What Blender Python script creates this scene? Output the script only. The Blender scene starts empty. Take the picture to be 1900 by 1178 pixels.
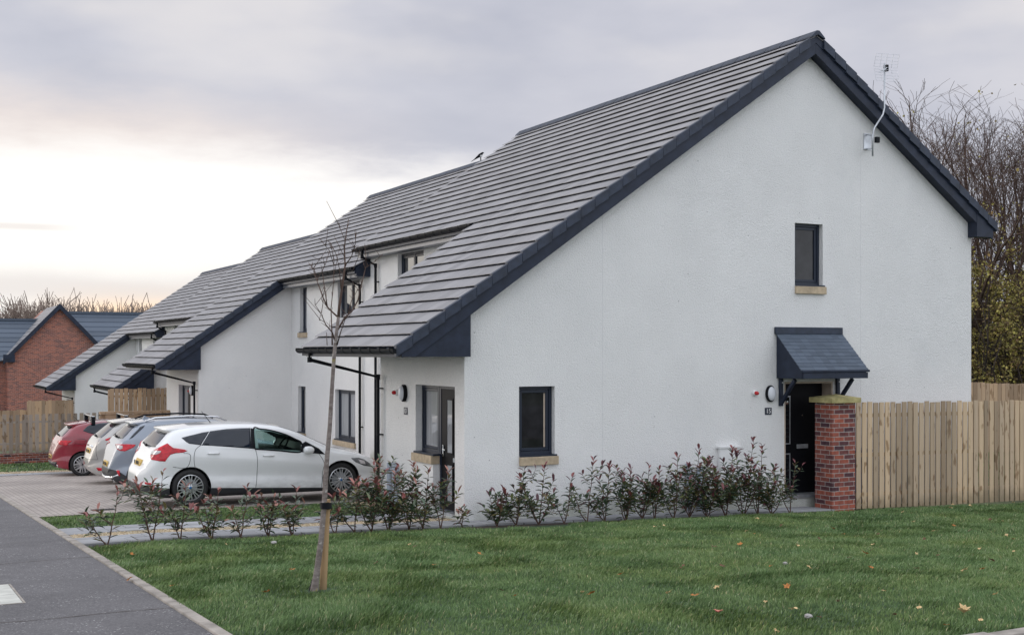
import bpy, bmesh, math, random
import numpy as np
from mathutils import Vector, Matrix
from mathutils.bvhtree import BVHTree
from mathutils.geometry import delaunay_2d_cdt
R = math.radians
random.seed(7)
C = bpy.context.scene
COL = C.collection
CAMZ = 2.7
FWD = Vector((.4648, .8855, 0)).normalized()
RGT = Vector((FWD.y, -FWD.x, 0))
FPX = 2256.0

def h(x, y):
    """ground height"""
    b = .96 - .0485 * min(max(y, -5.), 100.)
    e = -.0275 * min(max(x - 3.5, 0.), 18.)
    f = 1. if y <= 18 else max(.25, 1 - (y - 18) / 6 * .75)
    return b + e * f

def pix_dir(u, v):
    t = (u - 950) / FPX
    return FWD + RGT * t + Vector((0, 0, (650 - v) / FPX))

def onY(u, v, Y):
    r = pix_dir(u, v); d = Y / r.y
    return Vector((r.x * d, Y, CAMZ + r.z * d))

# ---------------------------------------------------------------- materials
def N(nt, typ, **kw):
    n = nt.nodes.new(typ)
    for k, v in kw.items():
        setattr(n, k, v)
    return n

def mat(name, col, rough=.6, var=.0, scale=6., bump=0., bscale=40., metal=0., spec=.5, coat=0., detail=4., dark=None, stretch=None, bdist=.01):
    m = bpy.data.materials.new(name); m.use_nodes = True
    nt = m.node_tree; b = nt.nodes['Principled BSDF']
    b.inputs['Base Color'].default_value = (*col, 1); b.inputs['Roughness'].default_value = rough
    b.inputs['Metallic'].default_value = metal; b.inputs['Specular IOR Level'].default_value = spec
    b.inputs['Coat Weight'].default_value = coat; b.inputs['Coat Roughness'].default_value = .05
    tc = N(nt, 'ShaderNodeTexCoord'); src = tc.outputs['Object']
    if stretch:
        mp = N(nt, 'ShaderNodeMapping'); mp.inputs['Scale'].default_value = stretch
        nt.links.new(src, mp.inputs['Vector']); src = mp.outputs['Vector']
    if var > 0:
        no = N(nt, 'ShaderNodeTexNoise'); no.inputs['Scale'].default_value = scale; no.inputs['Detail'].default_value = detail
        nt.links.new(src, no.inputs['Vector'])
        cr = N(nt, 'ShaderNodeValToRGB')
        d = dark or tuple(c * (1 - var) for c in col); l = tuple(min(1, c * (1 + var)) for c in col)
        cr.color_ramp.elements[0].position = .32; cr.color_ramp.elements[1].position = .68
        cr.color_ramp.elements[0].color = (*d, 1); cr.color_ramp.elements[1].color = (*l, 1)
        nt.links.new(no.outputs['Fac'], cr.inputs['Fac']); nt.links.new(cr.outputs['Color'], b.inputs['Base Color'])
    if bump > 0:
        n2 = N(nt, 'ShaderNodeTexNoise'); n2.inputs['Scale'].default_value = bscale; n2.inputs['Detail'].default_value = 3
        nt.links.new(src, n2.inputs['Vector'])
        bp = N(nt, 'ShaderNodeBump'); bp.inputs['Strength'].default_value = bump; bp.inputs['Distance'].default_value = bdist
        nt.links.new(n2.outputs['Fac'], bp.inputs['Height']); nt.links.new(bp.outputs['Normal'], b.inputs['Normal'])
    return m

def mathn(nt, op, a, b=None, c=None, clamp=False):
    n = N(nt, 'ShaderNodeMath', operation=op, use_clamp=clamp)
    for i, v in enumerate((a, b, c)):
        if v is None: continue
        if isinstance(v, (int, float)): n.inputs[i].default_value = v
        else: nt.links.new(v, n.inputs[i])
    return n.outputs[0]

def mixc(nt, f, a, b, typ='MIX'):
    n = N(nt, 'ShaderNodeMix', data_type='RGBA', blend_type=typ)
    for i, v in ((0, f), (6, a), (7, b)):
        if isinstance(v, (int, float)): n.inputs[i].default_value = v
        elif isinstance(v, tuple): n.inputs[i].default_value = (*v, 1)
        else: nt.links.new(v, n.inputs[i])
    return n.outputs[2]

def noise(nt, vec, sc, det=4., rough=.5, out='Fac'):
    n = N(nt, 'ShaderNodeTexNoise'); n.inputs['Scale'].default_value = sc
    n.inputs['Detail'].default_value = det; n.inputs['Roughness'].default_value = rough
    if vec is not None: nt.links.new(vec, n.inputs['Vector'])
    return n.outputs[out]

def ramp(nt, fac, stops):
    cr = N(nt, 'ShaderNodeValToRGB'); e = cr.color_ramp.elements
    while len(e) < len(stops): e.new(.5)
    for i, (p, c) in enumerate(stops):
        e[i].position = p; e[i].color = (*c, 1)
    nt.links.new(fac, cr.inputs['Fac']); return cr.outputs['Color']

def smooth(nt, v, a, b):
    n = N(nt, 'ShaderNodeMapRange', interpolation_type='SMOOTHSTEP')
    nt.links.new(v, n.inputs['Value'])
    n.inputs['From Min'].default_value = a; n.inputs['From Max'].default_value = b
    return n.outputs['Result']

def base(name, rough=.6, spec=.5):
    m = bpy.data.materials.new(name); m.use_nodes = True
    nt = m.node_tree; b = nt.nodes['Principled BSDF']
    b.inputs['Roughness'].default_value = rough; b.inputs['Specular IOR Level'].default_value = spec
    tc = N(nt, 'ShaderNodeTexCoord')
    return m, nt, b, tc

def mapping(nt, vec, sc=(1, 1, 1), rot=(0, 0, 0), loc=(0, 0, 0)):
    mp = N(nt, 'ShaderNodeMapping')
    mp.inputs['Scale'].default_value = sc; mp.inputs['Rotation'].default_value = rot; mp.inputs['Location'].default_value = loc
    nt.links.new(vec, mp.inputs['Vector']); return mp.outputs['Vector']

def setbump(nt, b, hgt, st, dist=.01):
    bp = N(nt, 'ShaderNodeBump'); bp.inputs['Strength'].default_value = st; bp.inputs['Distance'].default_value = dist
    nt.links.new(hgt, bp.inputs['Height']); nt.links.new(bp.outputs['Normal'], b.inputs['Normal'])

M = {}
def render_wall():
    # white roughcast: stone-chip lumps, rain-streaks and dull patches
    m, nt, b, tc = base('white_roughcast', .95, .15)
    o = tc.outputs['Object']
    big = noise(nt, o, .45, 6, .62)
    st = noise(nt, mapping(nt, o, (4.5, 4.5, .5)), 1., 5, .6)
    fine = noise(nt, o, 78., 2, .75)
    c = ramp(nt, big, [(.25, (.765, .763, .757)), (.70, (.83, .825, .815))])
    c = mixc(nt, mathn(nt, 'MULTIPLY', smooth(nt, st, .60, .82), .22), c, (.60, .61, .62))
    grain = N(nt, 'ShaderNodeTexVoronoi'); grain.inputs['Scale'].default_value = 58.; nt.links.new(o, grain.inputs['Vector'])
    c = mixc(nt, mathn(nt, 'MULTIPLY', smooth(nt, fine, .50, .72), .55), c, (.47, .48, .50))
    vo = N(nt, 'ShaderNodeTexVoronoi'); vo.inputs['Scale'].default_value = 3.1; nt.links.new(o, vo.inputs['Vector'])
    spk = smooth(nt, vo.outputs['Distance'], .045, .02)
    c = mixc(nt, mathn(nt, 'MULTIPLY', spk, .65), c, (.13, .13, .13))
    # moss near the foot of the wall
    sp = N(nt, 'ShaderNodeSeparateXYZ'); nt.links.new(o, sp.inputs[0])
    pt = smooth(nt, noise(nt, mapping(nt, o, (1, 1, .8), loc=(4.3, 0, 2.2)), .8, 6, .7), .52, .72); c = mixc(nt, mathn(nt, 'MULTIPLY', pt, .15), c, (.52, .54, .565))
    low = smooth(nt, mathn(nt, 'ADD', sp.outputs['Z'], mathn(nt, 'MULTIPLY', noise(nt, o, 2.5, 5), .9)), .75, .28)
    c = mixc(nt, mathn(nt, 'MULTIPLY', low, .6), c, (.30, .32, .25))
    nt.links.new(c, b.inputs['Base Color'])
    hg = mathn(nt, 'SUBTRACT', mathn(nt, 'MULTIPLY', fine, 1.), mathn(nt, 'MULTIPLY', grain.outputs['Distance'], .7))
    hg = mathn(nt, 'MULTIPLY', hg, mathn(nt, 'ADD', .80, mathn(nt, 'MULTIPLY', smooth(nt, noise(nt, o, 1.3, 4), .35, .65), .3)))
    setbump(nt, b, hg, .62, .022)
    return m

def tile_mat(name, c1, c2):
    m, nt, b, tc = base(name, .55, .5)
    o = tc.outputs['Object']
    n1 = noise(nt, o, 1.1, 4); n2 = noise(nt, o, 22., 3)
    gi = N(nt, 'ShaderNodeNewGeometry')
    c = mixc(nt, n1, c1, c2)
    c = mixc(nt, smooth(nt, gi.outputs['Random Per Island'], 0, 1), c, tuple(x * 1.12 for x in c2), 'MIX')
    lich = smooth(nt, noise(nt, o, 3.3, 6, .7), .62, .74); c = mixc(nt, mathn(nt, 'MULTIPLY', lich, .35), c, tuple(x * .62 for x in c1))
    nt.links.new(c, b.inputs['Base Color'])
    setbump(nt, b, n2, .12, .01)
    return m

def brick_mat(name, ca, cb, mortar, axis='XZ', scale=1., bw=.225, bh=.075):
    m, nt, b, tc = base(name, .85, .2)
    o = tc.outputs['Object']
    if axis == 'XYZ':   # wrap round a square pier
        sp = N(nt, 'ShaderNodeSeparateXYZ'); nt.links.new(o, sp.inputs[0])
        cb_ = N(nt, 'ShaderNodeCombineXYZ')
        nt.links.new(mathn(nt, 'SUBTRACT', sp.outputs['X'], sp.outputs['Y']), cb_.inputs[0])
        nt.links.new(sp.outputs['Z'], cb_.inputs[1]); v = cb_.outputs[0]
    else:
        sp = N(nt, 'ShaderNodeSeparateXYZ'); nt.links.new(o, sp.inputs[0])
        cb_ = N(nt, 'ShaderNodeCombineXYZ')
        nt.links.new(sp.outputs['X'], cb_.inputs[0]); nt.links.new(sp.outputs['Z'], cb_.inputs[1]); v = cb_.outputs[0]
    bt = N(nt, 'ShaderNodeTexBrick'); nt.links.new(v, bt.inputs['Vector'])
    bt.inputs['Scale'].default_value = scale; bt.inputs['Brick Width'].default_value = bw; bt.inputs['Row Height'].default_value = bh
    bt.inputs['Mortar Size'].default_value = .006; bt.inputs['Mortar Smooth'].default_value = .2; bt.inputs['Bias'].default_value = .06
    bt.inputs['Color1'].default_value = (*ca, 1); bt.inputs['Color2'].default_value = (*cb, 1); bt.inputs['Mortar'].default_value = (*mortar, 1)
    n = noise(nt, o, 14., 4)
    c = mixc(nt, .55, bt.outputs['Color'], ramp(nt, n, [(.3, (.45, .45, .45)), (.7, (1.25, 1.2, 1.15))]), 'MULTIPLY')
    nt.links.new(c, b.inputs['Base Color'])
    hg = mathn(nt, 'SUBTRACT', mathn(nt, 'MULTIPLY', noise(nt, o, 60., 3), .4), bt.outputs['Fac'])
    setbump(nt, b, hg, .6, .008)
    return m

def paving_mat(name, cols, mortar, bw, bh, sc=1., rot=0., msize=.008, offset=.5, wear=None):
    m, nt, b, tc = base(name, .8, .3)
    o = tc.outputs['Object']
    bt = N(nt, 'ShaderNodeTexBrick'); nt.links.new(mapping(nt, o, rot=(0, 0, rot)), bt.inputs['Vector'])
    bt.offset = offset
    bt.inputs['Scale'].default_value = sc; bt.inputs['Brick Width'].default_value = bw; bt.inputs['Row Height'].default_value = bh
    bt.inputs['Mortar Size'].default_value = msize; bt.inputs['Mortar Smooth'].default_value = .1
    bt.inputs['Color1'].default_value = (*cols[0], 1); bt.inputs['Color2'].default_value = (*cols[1], 1); bt.inputs['Mortar'].default_value = (*mortar, 1)
    n = noise(nt, o, 1.3, 6, .6)
    c = mixc(nt, .6, bt.outputs['Color'], ramp(nt, n, [(.3, (.62, .6, .6)), (.7, (1.2, 1.2, 1.2))]), 'MULTIPLY')
    c = mixc(nt, mathn(nt, 'MULTIPLY', noise(nt, o, 90., 2), .35), c, (.3, .29, .28))
    if wear:
        w = smooth(nt, noise(nt, o, .35, 4), .5, .66)
        c = mixc(nt, mathn(nt, 'MULTIPLY', w, .45), c, wear)
    nt.links.new(c, b.inputs['Base Color'])
    hg = mathn(nt, 'SUBTRACT', mathn(nt, 'MULTIPLY', noise(nt, o, 70., 3), .3), bt.outputs['Fac'])
    setbump(nt, b, hg, .5, .006)
    return m

def asphalt_mat(name):
    m, nt, b, tc = base(name, .75, .4)
    o = tc.outputs['Object']
    vo = N(nt, 'ShaderNodeTexVoronoi'); vo.inputs['Scale'].default_value = 75.; nt.links.new(o, vo.inputs['Vector'])
    sp = N(nt, 'ShaderNodeSeparateXYZ'); nt.links.new(vo.outputs['Color'], sp.inputs[0])
    big = noise(nt, o, .8, 6, .6)
    c = ramp(nt, big, [(.3, (.072, .069, .075)), (.7, (.120, .115, .122))])
    c = mixc(nt, smooth(nt, sp.outputs['X'], .2, .9), c, mixc(nt, .35, c, (.22, .215, .222)))
    chip = mathn(nt, 'MULTIPLY', smooth(nt, sp.outputs['Y'], .93, .985), smooth(nt, noise(nt, o, 2.2, 3), .35, .65))
    c = mixc(nt, mathn(nt, 'MULTIPLY', chip, .8), c, (.46, .45, .45))
    stn = smooth(nt, noise(nt, mapping(nt, o, loc=(5, 2, 0)), .55, 5, .65), .55, .70); c = mixc(nt, mathn(nt, 'MULTIPLY', stn, .35), c, (.055, .053, .056))
    nt.links.new(c, b.inputs['Base Color'])
    setbump(nt, b, vo.outputs['Distance'], .55, .012)
    return m

def wood_mat(name, c1, c2, knot=(.2, .12, .06)):
    m, nt, b, tc = base(name, .8, .25)
    o = tc.outputs['Object']
    gi = N(nt, 'ShaderNodeNewGeometry')
    g = noise(nt, mapping(nt, o, (28, 28, 1.6)), 1., 5)
    pv = N(nt, 'ShaderNodeVectorMath', operation='ADD'); nt.links.new(o, pv.inputs[0])
    cb_ = N(nt, 'ShaderNodeCombineXYZ'); r_ = mathn(nt, 'MULTIPLY', gi.outputs['Random Per Island'], 37.)
    for i in range(3): nt.links.new(r_, cb_.inputs[i])
    nt.links.new(cb_.outputs[0], pv.inputs[1])
    k = noise(nt, mapping(nt, pv.outputs[0], (9, 9, 3.2)), 1., 2)
    c = mixc(nt, g, c1, c2)
    c = mixc(nt, mathn(nt, 'MULTIPLY', smooth(nt, k, .60, .68), .75), c, knot)
    c = mixc(nt, 1., c, ramp(nt, gi.outputs['Random Per Island'], [(0, (.60, .58, .56)), (.5, (.95, .95, .95)), (1, (1.18, 1.14, 1.06))]), 'MULTIPLY')
    c = mixc(nt, mathn(nt, 'MULTIPLY', smooth(nt, noise(nt, mapping(nt, pv.outputs[0], (2, 2, .7)), 1., 3), .5, .75), .4), c, (.25, .21, .15))
    sz = N(nt, 'ShaderNodeSeparateXYZ'); nt.links.new(o, sz.inputs[0])
    damp = smooth(nt, mathn(nt, 'ADD', sz.outputs['Z'], mathn(nt, 'MULTIPLY', noise(nt, pv.outputs[0], 6., 3), .35)), .42, .10); c = mixc(nt, mathn(nt, 'MULTIPLY', damp, .55), c, (.14, .115, .07))
    nt.links.new(c, b.inputs['Base Color'])
    setbump(nt, b, g, .25, .006)
    return m

def attr_leaf(name, stops, rough=.5, spec=.4, trans=.0):
    m, nt, b, tc = base(name, rough, spec)
    gi = N(nt, 'ShaderNodeNewGeometry')
    c = ramp(nt, gi.outputs['Random Per Island'], stops)
    n = noise(nt, tc.outputs['Object'], 2.2, 3)
    c = mixc(nt, .7, c, ramp(nt, n, [(.3, (.62, .66, .6)), (.7, (1.22, 1.18, 1.1))]), 'MULTIPLY')
    nt.links.new(c, b.inputs['Base Color'])
    if trans:
        b.inputs['Transmission Weight'].default_value = 0
    return m

def grass_mat(name):
    m, nt, b, tc = base(name, .6, .22)
    at = N(nt, 'ShaderNodeAttribute', attribute_name='tint')
    o = tc.outputs['Object']
    c = ramp(nt, at.outputs['Fac'], [(0, (.055, .092, .034)), (.42, (.116, .188, .062)), (.82, (.185, .262, .102)), (.97, (.28, .335, .19)), (1, (.40, .37, .20))])
    n = noise(nt, o, .9, 5, .6)
    c = mixc(nt, .8, c, ramp(nt, n, [(.3, (.78, .90, .92)), (.5, (1, 1, 1.)), (.72, (1.16, 1.06, .82))]), 'MULTIPLY')
    nt.links.new(c, b.inputs['Base Color'])
    return m

def car_paint(name, col, metal=0., rough=.35):
    m = mat(name, col, rough, var=.05, scale=3., metal=metal, coat=1.)
    return m

def two_tone(name, col, line, arches, wr, metal=0., rough=.3, dirt=.7, ring=.0):
    """car paint above, unpainted dark cladding below a line that runs along the car; road film on the lower doors"""
    m, nt, b, tc = base(name, rough, .5)
    o = tc.outputs['Object']; sp = N(nt, 'ShaderNodeSeparateXYZ'); nt.links.new(o, sp.inputs[0])
    n = noise(nt, mapping(nt, o, (2.2, 2.2, 5.)), 1.4, 5, .65)
    low = mathn(nt, 'MULTIPLY', smooth(nt, sp.outputs['Z'], .68, .18), smooth(nt, n, .22, .80))
    c = mixc(nt, mathn(nt, 'MULTIPLY', low, dirt), col, tuple(.42 * q for q in col))
    f = ramp(nt, mathn(nt, 'DIVIDE', sp.outputs['X'], 5.), [(x / 5., (z, z, z)) for x, z in line])
    dk = mathn(nt, 'LESS_THAN', sp.outputs['Z'], f)
    if ring:
        for ax in arches:
            dx = mathn(nt, 'SUBTRACT', sp.outputs['X'], ax); dz = mathn(nt, 'SUBTRACT', sp.outputs['Z'], wr)
            q = mathn(nt, 'SQRT', mathn(nt, 'ADD', mathn(nt, 'MULTIPLY', dx, dx), mathn(nt, 'MULTIPLY', dz, dz)))
            dk = mathn(nt, 'MAXIMUM', dk, mathn(nt, 'LESS_THAN', q, wr + ring))
    nt.links.new(mixc(nt, dk, c, (.017, .018, .022)), b.inputs['Base Color'])
    nt.links.new(mathn(nt, 'MULTIPLY', mathn(nt, 'SUBTRACT', 1., dk), metal), b.inputs['Metallic'])
    nt.links.new(mathn(nt, 'SUBTRACT', 1., dk), b.inputs['Coat Weight']); b.inputs['Coat Roughness'].default_value = .06
    nt.links.new(mathn(nt, 'ADD', rough, mathn(nt, 'MULTIPLY', dk, .25)), b.inputs['Roughness'])
    return m

def clear_glass():
    m = bpy.data.materials.new('tinted_clear_glass'); m.use_nodes = True; nt = m.node_tree; nt.nodes.clear()
    out = N(nt, 'ShaderNodeOutputMaterial'); tr = N(nt, 'ShaderNodeBsdfTransparent'); tr.inputs[0].default_value = (.62, .78, .74, 1)
    gl = N(nt, 'ShaderNodeBsdfGlossy'); gl.inputs['Roughness'].default_value = .02; fr = N(nt, 'ShaderNodeFresnel'); fr.inputs[0].default_value = 1.5
    mx = N(nt, 'ShaderNodeMixShader'); nt.links.new(fr.outputs[0], mx.inputs[0]); nt.links.new(tr.outputs[0], mx.inputs[1]); nt.links.new(gl.outputs[0], mx.inputs[2]); nt.links.new(mx.outputs[0], out.inputs[0])
    return m

def build_mats():
    M['wall'] = render_wall()
    M['tile'] = tile_mat('grey_roof_tile', (.168, .165, .174), (.240, .235, .245))
    M['tile_blue'] = tile_mat('slate_blue_tile', (.042, .060, .088), (.072, .095, .132))
    M['navy'] = mat('anthracite_paint', (.017, .024, .044), .5, var=.25, scale=5, bump=.05, spec=.3)
    M['navy2'] = mat('anthracite_tile_cap', (.021, .030, .053), .6, var=.3, scale=7, bump=.1)
    M['frame'] = mat('anthracite_upvc', (.016, .023, .040), .35, spec=.35)
    M['black'] = mat('black_plastic', (.005, .006, .009), .5, spec=.15)
    M['door'] = mat('black_door', (.007, .007, .009), .5, spec=.10)
    M['fascia'] = mat('pale_grey_fascia', (.15, .16, .185), .4, var=.15, scale=3, stretch=(1, 8, 1))
    M['stone'] = mat('sandstone', (.45, .36, .25), .85, var=.2, scale=9, bump=.3, bscale=60)
    M['glass'] = mat('dark_glass', (.012, .014, .017), .03, spec=1., coat=1.)
    M['glass_dim'] = mat('garden_side_glass', (.018, .018, .020), .03, spec=.38, var=.4, scale=5)
    M['curtain'] = mat('net_curtain_glass', (.30, .31, .33), .04, spec=.8, var=.25, scale=2, stretch=(30, 30, .6))
    M['cream'] = mat('cream_timber', (.50, .41, .33), .7, var=.15, scale=6)
    M['white_plastic'] = mat('white_plastic', (.72, .72, .72), .4, var=.05)
    M['grey_plastic'] = mat('grey_plastic', (.36, .40, .46), .45, var=.08)
    M['opal'] = mat('opal_lens', (.62, .64, .68), .35)
    M['red_lens'] = mat('red_lens', (.45, .01, .015), .15)
    M['steel'] = mat('galvanised_steel', (.50, .52, .55), .4, metal=.7, var=.2, scale=8)
    M['chrome'] = mat('chrome', (.75, .76, .78), .15, metal=1.)
    M['alloy'] = mat('silver_alloy', (.62, .63, .65), .28, metal=.85)
    M['rubber'] = mat('tyre_rubber', (.014, .014, .015), .75, var=.2, scale=20)
    M['brick'] = brick_mat('red_brick', (.38, .115, .075), (.085, .045, .055), (.42, .40, .38), 'XYZ', bw=.235, bh=.0825)
    M['brick_far'] = brick_mat('house_brick', (.46, .175, .12), (.21, .10, .09), (.42, .34, .31))
    M['cap'] = mat('pier_cap', (.36, .31, .15), .9, var=.45, scale=6, bump=.4, bscale=30, dark=(.22, .20, .08))
    M['fence'] = wood_mat('fence_board', (.43, .325, .22), (.60, .475, .34))
    M['fence_new'] = wood_mat('new_fence_board', (.38, .26, .17), (.52, .38, .26))
    M['fence_grey'] = wood_mat('weathered_picket', (.33, .27, .23), (.45, .38, .33))
    M['stake'] = wood_mat('stake_wood', (.32, .21, .11), (.44, .30, .17))
    M['asphalt'] = asphalt_mat('asphalt')
    M['paving'] = paving_mat('block_paving', ((.46, .40, .36), (.37, .325, .295)), (.19, .17, .155), .21, .105, rot=R(90), wear=(.20, .175, .165))
    M['slab'] = paving_mat('grey_slab', ((.36, .375, .40), (.29, .30, .325)), (.07, .07, .065), .9, .6, msize=.012, wear=(.22, .20, .18))
    M['kerb'] = mat('concrete_edging', (.30, .27, .24), .9, var=.3, scale=5, bump=.4, bscale=60)
    M['cover'] = mat('pale_concrete', (.50, .50, .46), .9, var=.15, scale=6, bump=.3, bscale=90)
    M['soil'] = mat('dark_soil', (.060, .045, .035), .95, var=.5, scale=12, bump=1., bscale=35, bdist=.04)
    M['turf'] = mat('turf_base', (.040, .075, .030), .95, var=.4, scale=9, bump=.6, bscale=50, bdist=.03)
    M['ground'] = mat('far_ground', (.07, .085, .04), .95, var=.4, scale=.3)
    M['grass'] = grass_mat('grass_blade')
    M['gravel'] = attr_leaf('cream_gravel', [(0, (.30, .22, .14)), (.5, (.50, .40, .28)), (1, (.62, .56, .46))], .85, .3)
    M['leaf'] = attr_leaf('shrub_leaf', [(0, (.045, .075, .048)), (.5, (.085, .13, .075)), (.82, (.16, .18, .07)), (1, (.20, .14, .065))], .27, .6)
    M['leaf_red'] = attr_leaf('new_shrub_leaf', [(0, (.15, .045, .045)), (.5, (.30, .10, .095)), (1, (.40, .20, .16))], .35, .5)
    M['leaf_wine'] = attr_leaf('wine_shrub_leaf', [(0, (.085, .032, .045)), (.5, (.17, .05, .065)), (1, (.26, .075, .07))], .35, .5)
    M['stem'] = mat('shrub_stem', (.10, .055, .040), .8, var=.3, scale=20)
    M['bark'] = mat('tree_bark', (.080, .050, .040), .95, var=.35, scale=6, bump=.5, bscale=30)
    M['bark_hazed'] = mat('hazed_bark', (.25, .195, .165), .95, var=.25, scale=2)  # distance haze on the skyline trees is put into this paler bark colour
    M['twig'] = mat('dark_twig', (.045, .034, .028), .95, var=.4, scale=3)
    M['autumn'] = attr_leaf('hedge_leaf', [(0, (.14, .09, .05)), (.35, (.21, .165, .065)), (.6, (.32, .29, .08)), (.88, (.46, .40, .11)), (1, (.32, .19, .09))], .5, .3)
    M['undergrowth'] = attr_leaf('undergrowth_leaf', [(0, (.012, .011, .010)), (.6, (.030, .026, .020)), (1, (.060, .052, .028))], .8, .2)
    M['sap_bark'] = sap_bark()
    M['leaf_orange'] = mat('orange_leaf', (.42, .16, .035), .7, var=.3, scale=30)
    M['leaf_tan'] = mat('tan_leaf', (.62, .44, .22), .7, var=.25, scale=30)
    M['leaf_brown'] = mat('brown_leaf', (.14, .070, .035), .7, var=.3, scale=30)
    M['pink'] = mat('pink_leaf', (.50, .17, .12), .6, var=.3, scale=30)
    M['pebble'] = mat('pale_stone', (.36, .34, .33), .9, var=.2, scale=20)
    M['white_paint'] = two_tone('white_car_paint', (.80, .81, .82), [(0, .405), (.55, .325), (1.2, .31), (3.35, .205), (3.9, .22), (4.6, .27)], (), .33)
    M['clear_glass'] = clear_glass()
    M['grey_paint'] = two_tone('pale_blue_grey_paint', (.25, .285, .345), [(0, .53), (.16, .50), (.3, .40), (1., .36), (3.4, .36), (4.15, .42)], (.74, 3.3), .335, .2, .34, .3, ring=.105)
    M['silver_paint'] = car_paint('silver_beige_paint', (.40, .385, .37), .3, .34)
    M['red_paint'] = car_paint('red_car_paint', (.24, .008, .024), .0, .3)
    M['trim'] = mat('black_trim', (.018, .018, .022), .5)
    M['carglass'] = mat('car_glass', (.008, .014, .026), .02, spec=.55)
    M['tail'] = mat('tail_lamp_red', (.52, .008, .022), .15, coat=.3, spec=.35, var=.3, scale=16)
    M['clear'] = mat('clear_lens', (.55, .52, .53), .1, coat=1.)
    M['headlamp'] = mat('headlamp', (.10, .105, .115), .1, coat=1., var=.5, scale=12)
    M['plate'] = mat('yellow_plate', (.62, .40, .08), .45)
    M['plate_ink'] = mat('plate_ink', (.02, .02, .02), .5)
    M['blue'] = mat('blue_plastic', (.02, .13, .33), .4)
    M['darkgap'] = mat('panel_gap', (.04, .04, .045), .6)
    M['bird_white'] = mat('white_feather', (.75, .75, .75), .7)

def sap_bark():
    m, nt, b, tc = base('sapling_bark', .9, .2)
    o = tc.outputs['Object']
    c = ramp(nt, noise(nt, mapping(nt, o, (14, 14, 30)), 1., 4), [(.3, (.13, .105, .095)), (.7, (.27, .235, .22))])
    c = mixc(nt, mathn(nt, 'MULTIPLY', smooth(nt, noise(nt, o, 7., 4), .60, .68), .8), c, (.30, .27, .06))
    c = mixc(nt, mathn(nt, 'MULTIPLY', smooth(nt, noise(nt, o, 26., 3), .62, .7), .6), c, (.5, .48, .45))
    nt.links.new(c, b.inputs['Base Color'])
    setbump(nt, b, noise(nt, o, 60., 3), .4, .01)
    return m

# ---------------------------------------------------------------- mesh helpers
class MB:
    def __init__(s): s.v = []; s.f = []
    def add(s, vs, fs):
        o = len(s.v); s.v += [tuple(v) for v in vs]; s.f += [tuple(i + o for i in f) for f in fs]; return s
    def box(s, x0, x1, y0, y1, z0, z1):
        return s.add([(x0, y0, z0), (x1, y0, z0), (x1, y1, z0), (x0, y1, z0), (x0, y0, z1), (x1, y0, z1), (x1, y1, z1), (x0, y1, z1)],
                     [(0, 3, 2, 1), (4, 5, 6, 7), (0, 1, 5, 4), (1, 2, 6, 5), (2, 3, 7, 6), (3, 0, 4, 7)])
    def bar(s, a, b, w, t, up=(0, 0, 1)):
        a = Vector(a); b = Vector(b); d = (b - a).normalized(); u = Vector(up)
        sd = d.cross(u).normalized() * w / 2; u = sd.cross(d).normalized() * t / 2
        vs = [p + i * sd + j * u for p in (a, b) for i, j in ((-1, -1), (1, -1), (1, 1), (-1, 1))]
        return s.add(vs, [(3, 2, 1, 0), (4, 5, 6, 7), (0, 1, 5, 4), (1, 2, 6, 5), (2, 3, 7, 6), (3, 0, 4, 7)])
    def tube(s, pts, rads, n=6, cap=True):
        pts = [Vector(p) for p in pts]
        if isinstance(rads, (int, float)): rads = [rads] * len(pts)
        o = len(s.v); ref = None
        for i, p in enumerate(pts):
            d = (pts[min(i + 1, len(pts) - 1)] - pts[max(i - 1, 0)])
            d = d.normalized() if d.length > 1e-9 else Vector((0, 0, 1))
            if ref is None: ref = d.orthogonal().normalized()
            ref = (ref - d * ref.dot(d))
            ref = ref.normalized() if ref.length > 1e-6 else d.orthogonal().normalized()
            bi = d.cross(ref)
            for k in range(n):
                a = 2 * math.pi * k / n
                s.v.append(tuple(p + (ref * math.cos(a) + bi * math.sin(a)) * rads[i]))
        for i in range(len(pts) - 1):
            for k in range(n):
                a = o + i * n + k; b = o + i * n + (k + 1) % n
                s.f.append((a, b, b + n, a + n))
        if cap:
            s.f.append(tuple(o + k for k in reversed(range(n)))); s.f.append(tuple(o + (len(pts) - 1) * n + k for k in range(n)))
        return s
    def prism(s, poly, axis, a, b):
        """extrude a 2-D polygon; axis 'y': poly=(x,z); 'x': poly=(y,z); 'z': poly=(x,y)"""
        n = len(poly)
        mk = {'y': lambda p, t: (p[0], t, p[1]), 'x': lambda p, t: (t, p[0], p[1]), 'z': lambda p, t: (p[0], p[1], t)}[axis]
        vs = [mk(p, a) for p in poly] + [mk(p, b) for p in poly]
        fs = [tuple(range(n - 1, -1, -1)), tuple(range(n, 2 * n))] + [(i, (i + 1) % n, (i + 1) % n + n, i + n) for i in range(n)]
        return s.add(vs, fs)
    def lathe(s, prof, origin, axis, n=24):
        """profile (r, t) revolved about axis through origin"""
        ax = Vector(axis).normalized(); e1 = ax.orthogonal().normalized(); e2 = ax.cross(e1); o = len(s.v); og = Vector(origin)
        for r, t in prof:
            for k in range(n):
                a = 2 * math.pi * k / n
                s.v.append(tuple(og + ax * t + (e1 * math.cos(a) + e2 * math.sin(a)) * r))
        for i in range(len(prof) - 1):
            for k in range(n):
                a = o + i * n + k; b = o + i * n + (k + 1) % n
                s.f.append((a, b, b + n, a + n))
        return s

ORG = {}
def origin_of(o):
    p = Vector((0, 0, 0))
    while o is not None:
        p += Vector(o.location); o = o.parent
    return p

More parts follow.
